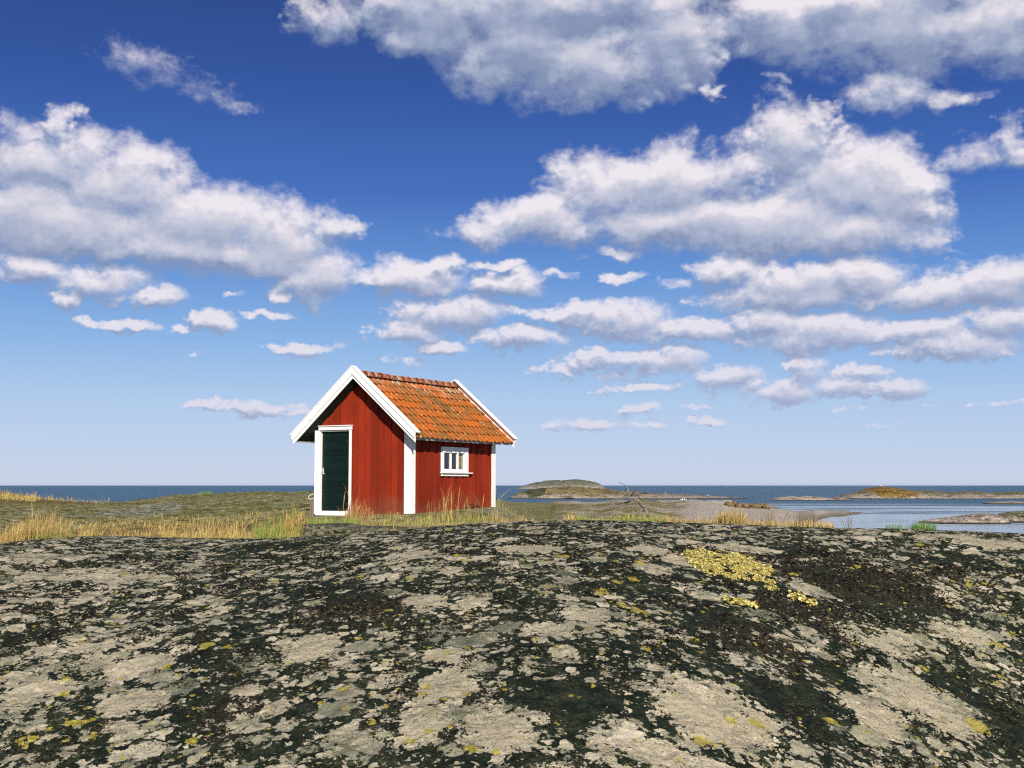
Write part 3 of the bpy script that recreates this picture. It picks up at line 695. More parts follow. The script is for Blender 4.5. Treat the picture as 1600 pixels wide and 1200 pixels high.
# door, horizontal boards, closed and set back
mb = MB(); tones = []; z = .024; i = 0
while z < 1.70:
    z1 = min(z + rg.uniform(.118, .14), 1.705); n0 = len(mb.F)
    mb.box(-2.330, -1.549, .040 + rg.uniform(0, .004), .070, z + .002, z1 - .002); tones += [rg.random()] * (len(mb.F) - n0); z = z1
n0 = len(mb.F); mb.box(-2.330, -1.549, .0505, .085, .026, 1.70); tones += [0] * (len(mb.F) - n0)
door = mb.build('door', M_GREEN, hut); set_tone(door, tones)
mb = MB()
mb.box(-2.30, -2.28, .030, .0395, .80, .93)
mb.tube([(-2.288, .034, .915), (-2.290, .010, .905), (-2.302, -.002, .87), (-2.298, -.002, .83), (-2.265, .002, .812), (-2.225, .002, .806)], .007, 8)
mb.tube([(-2.288, .034, .925), (-2.275, .005, .935), (-2.255, .002, .920)], .006, 8)
mb.build('handle', M_METAL, door, True)
for zz in (1.50, .17):
    mb = MB(); mb.tube([(-1.558, .030, zz - .05), (-1.558, .030, zz + .05)], .011, 8); mb.box(-1.66, -1.552, .031, .0395, zz - .03, zz + .03)
    mb.build('hinge', M_IRON, door)
# window on the long side (x = 0 plane), y 1.08..2.155
mb = MB(); X0, X1 = .0245, .052
y0, y1, z0, z1 = 1.08, 2.155, .845, 1.385
ya, yb = y0 + .10, y1 - .165
mb.box(X0, X1, y0, ya, z0, z1); mb.box(X0, X1, yb, y1, z0, z1); mb.box(X0, X1, ya, yb, z1 - .125, z1); mb.box(X0, X1, ya, yb, z0, z0 + .065)
mb.box(-.045, .024, ya - .06, ya - .012, z0 + .02, z1 - .03); mb.box(-.045, .024, yb + .012, yb + .06, z0 + .02, z1 - .03)
frame = mb.build('window', M_WHITE, hut, bevel=.003)
muls = [(y0 + .347, y0 + .417), (y0 + .624, y0 + .695)]
for a_, b_ in muls:
    mb = MB(); mb.box(.012, .046, a_ + .014, b_ - .014, z0 + .065, z1 - .125); mb.build('mullion', M_WHITE, frame, bevel=.002)
mb = MB(); mb.box(.008, .012, ya - .01, yb + .01, z0 + .055, z1 - .115); mb.build('pane', M_GLASS, frame)
mb = MB(); mb.box(.0245, .105, y0 - .02, y1 + .10, z0 - .028, z0 - .003); mb.build('sill', M_WHITE, frame, bevel=.003)
mb = MB(); mb.box(.0245, .06, y0 + .01, y1 - .005, z0 - .085, z0 - .042); mb.build('sill_board', M_WHITE, frame, bevel=.003)
# curtain seen through the right hand pane
cv = []; cf_ = []
for i in range(25):
    y_ = yb - .135 + .17 * i / 24; x_ = -.030 + .008 * math.sin(i * 1.1)
    cv += [(x_, y_, z0 - .02), (x_, y_, z1 - .06 - (.10 if i < 6 else 0) * (1 - i / 6))]
cf_ = [(2 * i, 2 * i + 2, 2 * i + 3, 2 * i + 1) for i in range(24)]
cu = mesh_obj('curtain', cv, cf_, M_CURT, frame, True)
sm = cu.modifiers.new('solid', 'SOLIDIFY'); sm.thickness = .004
# foundation stones under the sills
mb = MB()
for i in range(9):
    a_ = WX0 - .05 + i * .285; mb.box(a_, a_ + .265, -.03 - rg.uniform(0, .04), .25, -.42, -.088, .012, rg)
for i in range(10):
    a_ = .26 + i * .31; mb.box(-.24, .0 + rg.uniform(-.02, .02), a_, a_ + .28, -.40, -.09, .012, rg)
mb.box(WX0 - .12, WX0 + .55, -.30, -.085, -.40, -.10, .012, rg)
mb.build('foundation', M_STONE, hut, bevel=.015)
# floor inside keeps light out
mb = MB(); mb.box(WX0 + .05, -.05, .11, WL - .05, -.088, -.03); mb.build('floor_boards', M_DGREEN, hut)
# roof deck, seen from below at the overhangs
OV = .34; EAVE = 1.565     # half width of the deck
def slab(x_a, x_b, dz_top, dz_bot, ya_, yb_, name, mat):
    for s_ in (1, -1):
        xa, xb = XM + s_ * x_a, XM + s_ * x_b
        m_ = MB(); m_.prism([(xa, roof_z(xa) + dz_top), (xb, roof_z(xb) + dz_top), (xb, roof_z(xb) + dz_bot), (xa, roof_z(xa) + dz_bot)], 'y', ya_, yb_)
        m_.build(name, mat, roofobj if name != 'roof' else hut)
# tiled surface: overlapping pantile courses
def tiled_side(s_):
    NT_, NRW, RES = 22, 8, 9
    y0_, y1_ = -OV + .015, WL + OV - .015
    V_, F_, UV = [], [], []
    r2 = random.Random(12 + s_)
    total = 1.56
    nu = NT_ * RES + 1
    for r_ in range(NRW):
        d0 = total * r_ / NRW - .02; d1 = total * (r_ + 1) / NRW + .035
        jit = [r2.uniform(-.004, .006) for _ in range(NT_ + 1)]; sl2 = [r2.uniform(-.012, .012) for _ in range(NT_ + 1)]
        base = len(V_)
        rows_ = [(0, 0), (.33, 0), (.66, 0), (1, 0), (1, 1)]
        for ri_, (v, edge) in enumerate(rows_):
            for j in range(nu):
                ti = min(j // RES, NT_ - 1); ph = (j / RES) % 1.0
                yy = y0_ + (y1_ - y0_) * j / (nu - 1)
                hh = .014 * math.sin(2 * math.pi * ph) + .005 * math.sin(4 * math.pi * ph + .7)
                d = d0 + (d1 - d0) * v + (sl2[ti] if v > .5 else 0)
                zz = APEX - .155 - TAN * d + hh + .036 * v - .014 + jit[ti] - (.012 if edge else 0)
                V_.append((XM + s_ * max(d, 0), yy, zz))
        for ri_ in range(len(rows_) - 1):
            for j in range(nu - 1):
                a_ = base + ri_ * nu + j; q = (a_, a_ + 1, a_ + 1 + nu, a_ + nu)
                if s_ < 0: q = q[::-1]
                F_.append(q)
                uvq = [(j / RES + .02, r_ + .5)] * 4
                UV += [(j // RES + .5, r_ + .5)] * 4
    return V_, F_, UV
roofobj = None
Vr, Fr, Ur = tiled_side(1); roofobj = mesh_obj('roof', Vr, Fr, M_TILE, hut, True, Ur)
Vr, Fr, Ur = tiled_side(-1); roof2 = mesh_obj('roof', Vr, Fr, M_TILE, hut, True, Ur)
for o_ in (roofobj, roof2):
    md = o_.modifiers.new('edge', 'EDGE_SPLIT'); md.split_angle = R(50)
slab(0.001, 1.50, -.21, -.25, -OV + .01, WL + OV - .01, 'soffit', M_SOFFIT)
# battens make the eave end
for s_ in (1, -1):
    xo = XM + s_ * 1.50; m_ = MB(); x_in, x_out = sorted((xo, xo + s_ * .028))
    m_.box(x_in, x_out, -OV + .012, WL + OV - .012, roof_z(XM + 1.5) - .275, roof_z(XM + 1.5) - .185)
    m_.build('fascia', simple('grey_fascia', (.50, .50, .48), .8, .25, 9), roofobj, bevel=.003)
# barge boards
for yb_, sg in ((-OV, -1), (WL + OV, 1)):
    for s_ in (1, -1):
        half = 1.64
        def P2(d, dz): return (XM + s_ * d, APEX - TAN * d + dz)
        m_ = MB(); a_, b_ = sorted((yb_, yb_ + sg * .024))
        m_.prism([P2(0, -.03), P2(half - .06, -.03), P2(half - .055, -.255), P2(0, -.255)], 'y', a_, b_)
        o1 = m_.build('barge_board', M_WHITE, hut, bevel=.002)
        m_ = MB(); a_, b_ = sorted((yb_ + sg * .0275, yb_ + sg * .056))
        m_.prism([P2(0, -.012), P2(half - .02, -.012), P2(half - .06, -.172), P2(0, -.172)], 'y', a_, b_)
        m_.build('cover_board', M_WHITE, o1, bevel=.002)
        m_ = MB(); a_, b_ = sorted((yb_ - sg * .085, yb_ + sg * .075))
        m_.prism([P2(0, .012), P2(half, .012), P2(half, -.011), P2(0, -.011)], 'y', a_, b_)
        m_.build('cap_board', M_WHITE, o1, bevel=.002)
# ridge tiles, each lapping the next
ny_ = 14; L_ = WL + 2 * OV - .17
for i in range(ny_):
    ya_ = -OV + .085 + L_ * i / ny_; yb_ = ya_ + L_ / ny_ + .035
    V_, F_ = [], []; n_ = 10; tilt = rg.uniform(-.006, .006)
    for k_, (yy, rr, up) in enumerate(((ya_, .108, .012), (ya_ + .05, .105, .010), (yb_, .092, -.004), (yb_, .078, -.004), (ya_, .094, .010))):
        for j in range(n_ + 1):
            a_ = math.pi * (j / n_) * 1.06 - .03 * math.pi
            V_.append((XM + math.cos(a_) * rr * 1.15, yy, APEX - .185 + math.sin(a_) * rr + up + tilt))
    for k_ in range(5):
        for j in range(n_):
            a_ = k_ * (n_ + 1) + j; b_ = ((k_ + 1) % 5) * (n_ + 1) + j
            F_.append((a_, a_ + 1, b_ + 1, b_))
    mesh_obj('ridge_tile', V_, F_, M_RIDGE, roofobj, True, [(i + .5, 99.5)] * (len(F_) * 4)).data.polygons.foreach_set('use_smooth', [True] * len(F_))

# ------------------------------------------------------------------ small things by the hut
HM = Matrix.Translation(HC) @ Matrix.Rotation(-TH, 4, 'Z')
def hl(x, y, z): return HM @ Vector((x, y, z))
pb = hl(-2.62, .10, -.12)
post = empty('post', pb)
tag(post, 'short weathered grey wooden post standing beside the hut door', 'post')
mb = MB()
for (xx, hgt, wd) in ((0, .42, .055), (.085, .36, .04)):
    mb.prism([(xx - wd, -wd), (xx + wd, -wd * .9), (xx + wd * .9, wd), (xx - wd, wd * .95)], 'z', -.12, hgt)
mb.build('post_timber', M_POST, post, bevel=.008)
mb = MB(); pts = []
for i in range(25):
    a_ = 2 * math.pi * i / 24
    pts.append((.085 * math.cos(a_) * 1.0, -.075 + .01 * math.sin(2 * a_), .44 + .052 * math.sin(a_) + .02 * math.cos(a_)))
mb.tube(pts, .010, 8); mb.tube([(.08, -.075, .455), (.13, -.06, .475), (.19, -.02, .50)], .010, 8); mb.tube([(.07, -.09, .44), (.10, -.10, .40), (.11, -.09, .33)], .009, 8)
rope = mb.build('rope', M_ROPE, None, True); rope.location = pb
tag(rope, 'white rope loop slung over the wooden post by the hut', 'rope')
mb = MB()
def hook_pts(l): return [HM @ Vector(p) for p in l]
mb.tube(hook_pts([(.07, 2.00, .075), (.10, 2.10, .14), (.10, 2.30, .13), (.11, 2.50, .085), (.12, 2.66, .045)]), .011, 8)
mb.tube(hook_pts([(.07, 2.00, .075), (.16, 2.10, -.005), (.18, 2.24, -.045), (.16, 2.42, .02), (.12, 2.62, .045), (.14, 2.78, .06)]), .010, 8)
mb.tube(hook_pts([(.20, 1.70, -.115), (.20, 1.76, -.085), (.20, 1.84, -.09), (.20, 1.88, -.12)]), .030, 8)
ho = mb.build('iron_hoop', M_IRON, None, True); tag(ho, 'bent dark iron hoop lying against the foot of the red side wall', 'hoop')

# ------------------------------------------------------------------ dead branch
def px_pts(l, Y0, dy=0):
    return [at(930 + a_ / 13.333, 740 + b_ / 13.333, Y0 + (c_[0] if c_ else 0)) for a_, b_, *c_ in l]
BY = 17.2; mb = MB()
def limb(l, r0, r1): 
    p_ = px_pts(l, BY); mb.tube(p_, [r0 + (r1 - r0) * i / (len(p_) - 1) for i in range(len(p_))], 7)
limb([(1110,900),(1075,800),(1010,700),(950,605),(880,550),(800,525),(750,470),(700,400),(670,300),(620,235),(540,205),(490,170)], .016, .003)
limb([(800,525),(840,470,.1),(870,440,.2),(905,470,.3),(915,500,.35)], .010, .004)
limb([(750,460),(800,400,-.1),(825,330,-.15),(822,300,-.2)], .009, .003)
limb([(800,530),(775,580,-.2),(715,640,-.3),(600,700,-.4),(450,760,-.45),(330,800,-.5)], .012, .005)
limb([(790,530),(680,600,.2),(560,620,.3),(440,650,.35),(330,715,.4),(240,745,.4)], .013, .004)
limb([(560,620,.3),(470,600,.35),(380,640,.4),(250,665,.4)], .008, .003)
limb([(1010,700),(960,740,-.1),(905,785,-.2),(860,850,-.3),(840,900,-.3)], .011, .006)
limb([(1040,760),(985,745,-.1),(930,800,-.15)], .010, .005)
limb([(980,690),(925,660,.1),(910,620,.15)], .010, .004)
limb([(800,790,-.3),(765,830,-.3),(750,900,-.3)], .009, .006)
limb([(700,420),(650,450,.1),(570,440,.2),(555,400,.2)], .007, .003)
limb([(720,470),(650,500,.1),(580,480,.15),(545,520,.15)], .007, .003)
limb([(670,300),(630,330,.1),(625,370,.1)], .005, .003)
limb([(700,400),(770,380,0),(790,340,0)], .005, .002)
limb([(620,235),(590,270,0),(560,280,0)], .004, .002)
r3 = random.Random(9)
for i in range(46):
    a0_, b0_ = r3.choice([(750,470),(700,400),(560,620),(450,650),(380,690),(880,440),(650,500),(600,690),(820,360),(500,740),(640,450),(930,620)])
    a0_ += r3.uniform(-40, 40); b0_ += r3.uniform(-25, 25); d_ = r3.uniform(0, .3)
    a1_, b1_ = a0_ + r3.uniform(-110, 60), b0_ + r3.uniform(-80, 60)
    limb([(a0_, b0_, d_), ((a0_ + a1_) / 2 + r3.uniform(-12, 12), (b0_ + b1_) / 2 + r3.uniform(-12, 12), d_), (a1_, b1_, d_ + r3.uniform(-.1, .1))], .004, .0015)
br = mb.build('dead_branch', M_DEAD, None, True); tag(br, 'bleached dead branch arching out of the grass behind the rock', 'branch')

# ------------------------------------------------------------------ gulls
def make_gull():
    g = empty('gull', (0, 0, 0))
    def ell(c, r_, n=12, m_=8, tilt=0):
        V_, F_ = [], []
        for i in range(m_ + 1):
            t_ = math.pi * i / m_
            for j in range(n):
                a_ = 2 * math.pi * j / n
                x_, y_, z_ = r_[0] * math.cos(t_), r_[1] * math.sin(t_) * math.cos(a_), r_[2] * math.sin(t_) * math.sin(a_)
                V_.append((c[0] + x_ * math.cos(tilt) - z_ * math.sin(tilt), c[1] + y_, c[2] + x_ * math.sin(tilt) + z_ * math.cos(tilt)))
        for i in range(m_):
            for j in range(n): F_.append((i * n + j, i * n + (j + 1) % n, (i + 1) * n + (j + 1) % n, (i + 1) * n + j))
        return V_, F_
    b = MB(); b.add(*ell((0, 0, .22), (.20, .085, .095), tilt=.15)); b.add(*ell((.14, 0, .33), (.05, .045, .09), tilt=-.3)); b.add(*ell((.17, 0, .41), (.055, .045, .045)))
    b.add([(-.15, -.05, .20), (-.15, .05, .20), (-.34, .03, .19), (-.34, -.03, .19), (-.15, 0, .24)], [(0, 1, 2, 3), (0, 3, 4), (1, 4, 2), (2, 4, 3)])
    b.build('body', MG_W, g, True)
    for s_ in (-1, 1):
        wv = MB(); wv.add(*ell((-.06, s_ * .068, .235), (.20, .028, .07), tilt=.05)); wv.build('wing', MG_G, g, True)
        l_ = MB(); l_.tube([(0.01, s_ * .03, .15), (.0, s_ * .03, .07), (.015, s_ * .03, 0)], .008, 6); l_.box(.0, .06, s_ * .03 - .015, s_ * .03 + .015, -.004, .006); l_.build('leg', MG_Y, g)
    k_ = MB(); k_.tube([(.215, 0, .41), (.25, 0, .405), (.275, 0, .395)], [.014, .010, .003], 6); k_.build('beak', MG_Y, g)
    return g
MG_W = simple('white_feathers', (.85, .85, .84), .8, .05); MG_G = simple('grey_feathers', (.55, .57, .60), .8, .1); MG_Y = simple('yellow_bill', (.7, .45, .08), .6, .1)
deps = None
def top_at(x, y):
    dg = bpy.context.evaluated_depsgraph_get()
    hit, loc, *_ = sc.ray_cast(dg, Vector((x, y, 60)), Vector((0, 0, -1)), distance=200)
    return loc.z if hit else 0
bpy.context.view_layer.update()
def copy_tree(o, parent=None):
    c = o.copy(); link(c); c.parent = parent
    for ch in list(o.children): copy_tree(ch, c)
    return c
GULLS = [(1039, 437, 'gull farthest left, perched on the low rocky island beyond the bare branch', 1.2, 2.6), (1064, 214, 'gull at the left of a pair sitting on the pale shore rock', 1.25, .3), (1069.5, 209, 'gull at the right of a pair on the pale shore rock', 1.15, 2.9), (1105, 432, 'small white gull at the right end of the low rocky island', 1.1, .2),
 (1193, 218, 'gull standing on the pink shore rock by the orange boulders', 1.2, 3.0), (1375, 425, 'gull perched on top of the orange capped skerry', 1.5, .2)]
proto = None
for i, (px_, yy, lab, s_, rz) in enumerate(GULLS):
    x_ = (px_ - 800) / F * yy
    if proto is None: proto = make_gull(); g = proto
    else: g = copy_tree(proto)
    g.location = (x_, yy, top_at(x_, yy) - .01); g.scale = (s_,) * 3; g.rotation_euler.z = rz
    tag(g, lab, 'gull', 'gulls resting on the rocks')
for o_ in [proto] + list(proto.children): pass
bpy.context.view_layer.update()

# ------------------------------------------------------------------ boulders on the point
M_BO = simple('orange_lichen_stone', (.26, .17, .08), .95, .3, 2.2, .05, .1, dark=(.07, .062, .045))
def boulder(name, loc, size, seed, mat):
    n_, m_ = 20, 12; th = np.linspace(0, np.pi, m_ + 1)[:, None]; ph = (np.arange(n_) / n_ * 2 * np.pi)[None, :]
    x_ = np.sin(th) * np.cos(ph); y_ = np.sin(th) * np.sin(ph); z_ = np.cos(th) + 0 * ph
    rr = 1 + .55 * fbm(x_ * 1.3 + seed * 3.1 + z_, y_ * 1.3 + z_ * .7, 4, seed)
    x_, y_, z_ = [np.sign(a_) * np.abs(a_) ** .8 * rr for a_ in (x_, y_, z_)]
    V_ = np.stack([x_ * size[0], y_ * size[1], z_ * size[2]], -1).reshape(-1, 3)
    i = np.arange(m_)[:, None] * n_ + np.arange(n_)[None, :]; i2 = np.arange(m_)[:, None] * n_ + (np.arange(n_)[None, :] + 1) % n_
    Q = np.stack([i, i + n_, i2 + n_, i2], -1).reshape(-1, 4)
    o = fast_mesh(name, V_, Q, mat, smooth=False); o.location = loc; return o
rb = random.Random(3)
BO = ['leftmost', 'second from the left', 'third from the left', 'fourth from the left', 'fifth from the left', 'sixth from the left', 'seventh from the left', 'rightmost']
for i in range(8):
    px_ = 1136 + i * 8.4; yy = 196 + rb.uniform(-2, 2); x_ = (px_ - 800) / F * yy
    zt = EYE - (783.5 + rb.uniform(-.5, 1.2) - 758.5) / F * yy
    gz_ = top_at(x_, yy); h_ = min(max(zt - gz_, .2), .75)
    o = boulder('boulder', (x_, yy, gz_ + h_ * .3), (rb.uniform(.5, .85), .7, h_ * .72), 30 + i, M_BO)
    tag(o, f'orange brown boulder on the shore point, {BO[i]} in the row', 'boulder', 'orange boulders in a row on the point')
boulder_specs = [(512, 19.6, .72, .45, .13, 'dark mossy boulder in the grass below the hut door'), (600, 19.4, .80, .4, .10, 'low grey boulder in the grass below the front wall of the hut'), (468, 19.0, .30, .3, .09, 'small mossy boulder at the left end of the stones below the hut')]
M_MB = simple('mossy_stone', (.20, .19, .13), .95, .3, 16, .05, .1, dark=(.022, .026, .016))
for i, (px_, yy, a_, b_, h_, lab) in enumerate(boulder_specs):
    x_ = (px_ - 800) / F * yy; gz_ = float(land_z([x_], [yy])[0])
    o = boulder('boulder', (x_, yy, gz_ + h_ * .1), (a_, b_, h_), 50 + i, M_MB); o.data.polygons.foreach_set('use_smooth', [True] * len(o.data.polygons)); tag(o, lab, 'boulder')

# ------------------------------------------------------------------ grass
def grass_mat(name, cols):
    m, t, bs = new_mat(name)
    c = t.ramp(t.attr('tone'), cols)
    c = t.mix(t.math('MULTIPLY', t.attr('low'), .75), c, (.10, .14, .03))
    t.put(bs.inputs['Base Color'], c); bs.inputs['Roughness'].default_value = .7; bs.inputs['Specular IOR Level'].default_value = .2
    bs.inputs['Transmission Weight'].default_value = 0
    return m
M_DRY = grass_mat('dry_grass', [(0, (.28, .17, .055)), (.35, (.50, .33, .11)), (.7, (.60, .44, .18)), (1, (.34, .32, .08))])
M_GRN = grass_mat('fresh_grass', [(0, (.07, .17, .02)), (.5, (.13, .27, .04)), (1, (.26, .34, .08))])
M_RED_G = grass_mat('reddish_stems', [(0, (.22, .08, .03)), (.5, (.42, .17, .05)), (1, (.50, .36, .14))])
M_DOCK = grass_mat('dock_stems', [(0, (.30, .15, .05)), (.5, (.46, .28, .09)), (.8, (.20, .26, .06)), (1, (.14, .24, .05))])
M_BRN_G = grass_mat('brown_stems', [(0, (.10, .06, .03)), (.5, (.20, .14, .07)), (1, (.34, .26, .13))])
rn = np.random.RandomState(5)
def blades(specs, mat, name, green=.5, heads=0):
    """specs: list of arrays (x, y, h, w). each blade a tapering bent strip"""
    A_ = np.concatenate([np.asarray(s_, float) for s_ in specs]); n = len(A_)
    x, y, h, wd = A_.T; z = land_z(x, y) - .01
    ang = rn.uniform(0, 2 * np.pi, n); lean = np.abs(rn.normal(.18, .16, n)) * h; la = rn.normal(.3, 1.5, n)
    lx, ly = np.cos(la) * lean, np.sin(la) * lean
    K_ = 5; V_ = np.zeros((n, K_ * 2, 3)); low = np.zeros((n, K_ * 2)); tone = np.repeat(rn.rand(n)[:, None], K_ * 2, 1)
    for k_ in range(K_):
        f = k_ / (K_ - 1); wk = wd * (1 - f * .8) * (.9 if k_ else .8)
        if heads: wk = np.where((f > .7) & (np.arange(n) % heads == 0), wd * 1.3 * (1 if f < .99 else .3), wk)
        cx = x + lx * f ** 2; cy = y + ly * f ** 2; cz = z + h * (f - .18 * f ** 3 * (lean / h))
        V_[:, 2 * k_] = np.stack([cx - np.cos(ang) * wk / 2, cy - np.sin(ang) * wk / 2, cz], -1)
        V_[:, 2 * k_ + 1] = np.stack([cx + np.cos(ang) * wk / 2, cy + np.sin(ang) * wk / 2, cz], -1)
        low[:, 2 * k_:2 * k_ + 2] = green * max(0, 1 - f * 1.8)
    b = np.arange(n)[:, None] * K_ * 2
    Q = np.concatenate([np.stack([b + 2 * k_, b + 2 * k_ + 1, b + 2 * k_ + 3, b + 2 * k_ + 2], -1).reshape(-1, 4) for k_ in range(K_ - 1)])
    return fast_mesh(name, V_.reshape(-1, 3), Q, mat, smooth=True, attrs={'tone': tone.ravel(), 'low': low.ravel()})
def region(p0, p1, y0_, y1_, n, h, w=.007, hv=.35, clump=.5):
    px_ = rn.uniform(p0, p1, int(n * 2.6)); yy = rn.uniform(y0_, y1_, len(px_)); x_ = (px_ - 800) / F * yy
    keep = fbm(x_ * 2.1, yy * 1.3, 3, 300) + .25 * rn.rand(len(x_)) > -.05 + (clump - .5) * .6
    x_, yy = x_[keep][:n], yy[keep][:n]
    hh = h * np.clip(rn.normal(1, hv, len(x_)), .3, 1.9) * np.clip(.75 + .9 * fbm(x_ * 1.3, yy, 2, 310), .35, 1.6)
    return np.stack([x_, yy, hh, np.full(len(x_), w) * rn.uniform(.6, 1.4, len(x_))], -1)
def tuft(px_, yy, rad, n, h, w=.007, hv=.25):
    x0_ = (px_ - 800) / F * yy; a_ = rn.uniform(0, 2 * np.pi, n); r_ = rad * np.sqrt(rn.rand(n))
    return np.stack([x0_ + r_ * np.cos(a_), yy + r_ * np.sin(a_), h * np.clip(rn.normal(1, hv, n), .3, 1.6) * (1 - .4 * r_ / rad), w * rn.uniform(.6, 1.4, n)], -1)
g1 = blades([region(-60, 150, 17.2, 20.5, 1700, .20, .007, .45, .3), region(255, 470, 17.0, 20.0, 2100, .19, .007, .45, .35), region(130, 300, 20, 27, 2600, .07), region(-60, 480, 24, 30, 2600, .10, .009),
  region(-60, 175, 60, 78, 1500, .20, .018, .5, .3), region(-60, 60, 56, 66, 1200, .25, .018, .5, .3), region(430, 640, 19.5, 23.6, 1300, .12), region(600, 790, 18.4, 22.6, 1100, .13), region(640, 790, 17.2, 19, 350, .16),
  region(880, 1045, 16.6, 18.3, 2000, .13), region(1040, 1180, 16.6, 18.0, 1500, .12), region(1180, 1300, 16.2, 17.6, 2200, .10), region(780, 900, 17, 30, 900, .12), region(540, 560, 22.6, 24.0, 160, .22)], M_DRY, 'dry_grass', .65, 6)
tag(g1, kind='stuff')
g2 = blades([region(60, 120, 17.2, 18.6, 900, .22), region(395, 470, 17.2, 19.2, 1100, .24), region(480, 560, 20.5, 23, 900, .12), region(900, 1040, 16.5, 18, 1900, .13), region(1380, 1415, 16.3, 17.0, 160, .10), region(600, 760, 19, 23, 900, .1), region(1490, 1540, 16.4, 17, 120, .05)], M_GRN, 'green_grass', .2)
tag(g2, kind='stuff')
def tuft_thing(name, specs, mat, lab, green=.5, heads=0, cat='grass tuft'):
    o = blades(specs, mat, name, green, heads); tag(o, lab, cat, kind='thing'); return o
tuft_thing('grass_tuft', [tuft(62, 17.6, .42, 800, .50), tuft(40, 17.8, .5, 400, .42)], M_DRY, 'large tall golden grass tuft at the far left behind the rock', .7, 5)
tuft_thing('grass_tuft', [tuft(1440, 16.5, .17, 420, .145, .006), tuft(1425, 16.6, .1, 120, .11, .006)], M_GRN, 'bright green grass tuft in front of the water on the right', .1)
tuft_thing('grass_tuft', [tuft(1145, 16.7, .20, 420, .23, .006), tuft(1128, 16.8, .14, 200, .2, .006)], M_DRY, 'golden grass tuft standing up right of the dead branch', .8, 4)
tuft_thing('grass_tuft', [tuft(320, 58, .35, 160, .17, .016)], M_GRN, 'green grass tuft on the crest of the mossy hill', .1)
tuft_thing('tall_grass', [tuft(553, 23.2, .30, 22, .62, .010, .3), tuft(560, 23.0, .25, 120, .34, .006)], M_RED_G, 'tall reddish grass stems in front of the green door', .2, 1)
tuft_thing('tall_grass', [tuft(703, 22.2, .42, 60, .52, .007, .35), tuft(755, 22.0, .3, 9, .75, .007, .3)], M_DRY, 'tall thin golden grass stems in front of the red side wall', .2, 2)
tuft_thing('tall_grass', [tuft(772, 21.5, .10, 5, .82, .006, .2)], M_DRY, 'few pale grass stems standing at the right corner of the hut', .2, 2)
tuft_thing('dock_plant', [tuft(464, 18.6, .10, 26, .56, .014, .2), tuft(452, 18.4, .14, 70, .34, .012, .3)], M_DOCK, 'orange brown dock plant growing left of the hut door', .9, 1, 'plant')
for px_, lab in ((1195, 'thin brown weed stems on the skyline right of the golden tuft'), (1233, 'brown weed stems, middle clump on the skyline before the pink shore'), (1268, 'brown weed stems where the shore point meets the bay')):
    tuft_thing('dry_stems', [tuft(px_, 16.4, .13, 24, .24, .007, .35)], M_BRN_G, lab, .2, 1, 'weeds')
tuft_thing('dry_stems', [tuft(1322, 16.4, .06, 14, .20, .007, .35)], M_BRN_G, 'sparse dark weed stems standing alone before the bay', .2, 1, 'weeds')

# ------------------------------------------------------------------ lichens with body
def lich_mat(name, cols):
    m, t, bs = new_mat(name); t.put(bs.inputs['Base Color'], t.ramp(t.attr('tone'), cols))
    bs.inputs['Roughness'].default_value = .9; bs.inputs['Specular IOR Level'].default_value = .15; return m
def flakes(x, y, size, mat, name, tone, lift=.4, curl=.5, zoff=0):
    """small curled lobes: five-sided cups standing off the rock"""
    n = len(x); z = rock_z(x, y)[0] + zoff
    nx_, ny_ = rn.normal(0, lift, n), rn.normal(0, lift, n); N = np.stack([nx_, ny_, np.ones(n)], -1); N /= np.linalg.norm(N, axis=1)[:, None]
    a_ = rn.uniform(0, 6.28, n); T1 = np.stack([np.cos(a_), np.sin(a_), np.zeros(n)], -1); T1 -= N * (T1 * N).sum(1)[:, None]; T1 /= np.linalg.norm(T1, axis=1)[:, None]
    T2 = np.cross(N, T1); C_ = np.stack([x, y, z + size * .15], -1)
    S = 6; V_ = np.zeros((n, S + 1, 3)); V_[:, 0] = C_
    for k_ in range(S):
        r_ = size * rn.uniform(.6, 1.3, n); up = size * curl * rn.uniform(-.2, 1, n)
        V_[:, k_ + 1] = C_ + T1 * (np.cos(k_ / S * 6.283) * r_)[:, None] + T2 * (np.sin(k_ / S * 6.283) * r_)[:, None] + N * up[:, None]
    b = np.arange(n)[:, None] * (S + 1)
    Q = np.concatenate([np.concatenate([b, b + 1 + k_, b + 1 + (k_ + 1) % S], 1) for k_ in range(S)])
    return fast_mesh(name, V_.reshape(-1, 3), Q, mat, smooth=True, attrs={'tone': np.repeat(tone, S + 1)})
n = 150000
yy = 6.2 + (13.2 - 6.2) * rn.rand(n) ** 1.5; xx = rn.uniform(-.40, .40, n) * (yy + .6)
dv = rock_z(xx, yy); keep = (dv[1] > -.25 + .3 * rn.rand(n)) & (fbm(xx * 2.3, yy * 2.3, 4, 77) + .45 * dv[2] > .10 + .12 * rn.rand(n))
xx, yy = xx[keep], yy[keep]; bt = dv[2][keep]
M_DL = lich_mat('dark_leaf_lichen', [(0, (.008, .009, .008)), (.45, (.022, .022, .018)), (.62, (.05, .036, .028)), (.86, (.10, .075, .058)), (.95, (.20, .17, .13)), (1, (.32, .29, .22))])
fl = flakes(xx, yy, rn.uniform(.005, .014, len(xx)) * (yy / 9), M_DL, 'dark_lichen', np.clip(rn.rand(len(xx)) * .8 + bt * .25, 0, 1), .5, .6)
tag(fl, kind='stuff')
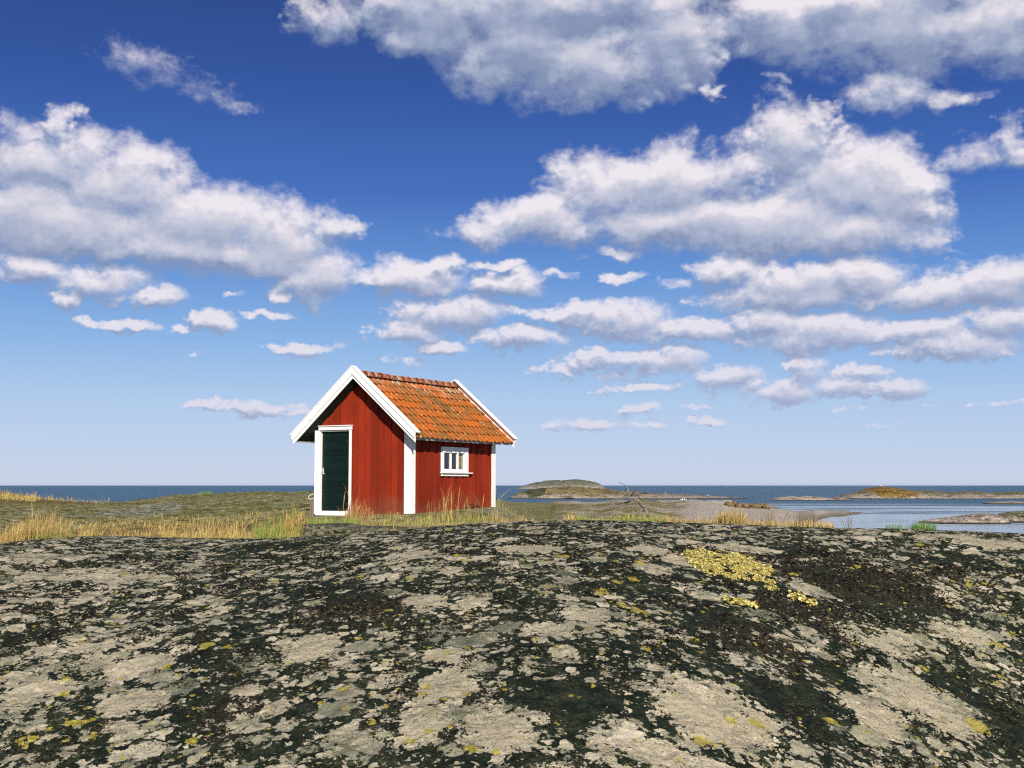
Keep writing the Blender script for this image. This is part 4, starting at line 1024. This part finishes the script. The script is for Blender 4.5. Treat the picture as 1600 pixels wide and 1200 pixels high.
# the yellow lichen cushion: (photo pixels traced on the rock), crumbly lobes with real height
M_YL = lich_mat('yellow_lichen', [(0, (.26, .22, .05)), (.25, (.50, .42, .11)), (.6, (.72, .62, .22)), (.85, (.80, .73, .36)), (1, (.30, .24, .06))])
YP = [((1098,878),30,13),((1120,888),42,14),((1150,880),38,15),((1172,892),34,16),((1135,898),35,10),((1100,868),24,8),((1190,903),20,10),((1203,920),14,5),((1188,890),18,9)]
def patch_pts(patches, n):
    ax, ay, nn = [], [], []
    for (c_, rx, ry) in patches:
        x0_, y0_ = ground_hit(*c_); x1_, _ = ground_hit(c_[0] + rx, c_[1]); _, ya_ = ground_hit(c_[0], c_[1] - ry); _, yb_ = ground_hit(c_[0], c_[1] + ry)
        a_ = abs(x1_ - x0_); b_ = abs(ya_ - yb_) / 2; m_ = int(n * a_ * b_ / .05) + 20
        t_ = rn.uniform(0, 6.283, m_); r_ = np.sqrt(rn.rand(m_))
        px2, py2 = x0_ + a_ * r_ * np.cos(t_), (ya_ + yb_) / 2 + b_ * r_ * np.sin(t_)
        k_ = (fbm(px2 * 7, py2 * 7, 4, 90) > -.22 + .75 * np.clip(r_ - .55, 0, 1) + .15 * rn.rand(m_)); ax.append(px2[k_]); ay.append(py2[k_])
    return np.concatenate(ax), np.concatenate(ay)
ax, ay = patch_pts(YP, 2600)
yl = flakes(ax, ay, rn.uniform(.005, .012, len(ax)), M_YL, 'yellow_lichen', rn.rand(len(ax)) * .95, .45, .5, .002 + .012 * rn.rand(len(ax)))
tag(yl, 'large crumbly pale yellow lichen patch on the right of the dark rock', 'lichen', kind='thing')
ax, ay = patch_pts([((1150,944),22,6),((1168,948),16,5),((1140,940),10,4)], 700)
yl2 = flakes(ax, ay, rn.uniform(.010, .020, len(ax)), M_YL, 'yellow_lichen', rn.rand(len(ax)) * .95, .55, .7, .012 + .01 * rn.rand(len(ax)))
tag(yl2, 'small pale yellow lichen patch below the large one', 'lichen', kind='thing')
ax, ay = patch_pts([((1245,938),20,7),((1262,946),14,6)], 420)
yl3 = flakes(ax, ay, rn.uniform(.010, .020, len(ax)), M_YL, 'yellow_lichen', rn.rand(len(ax)) * .95, .55, .7, .012 + .01 * rn.rand(len(ax)))
tag(yl3, 'thin scattered yellow lichen trailing right of the large patch', 'lichen', kind='thing')
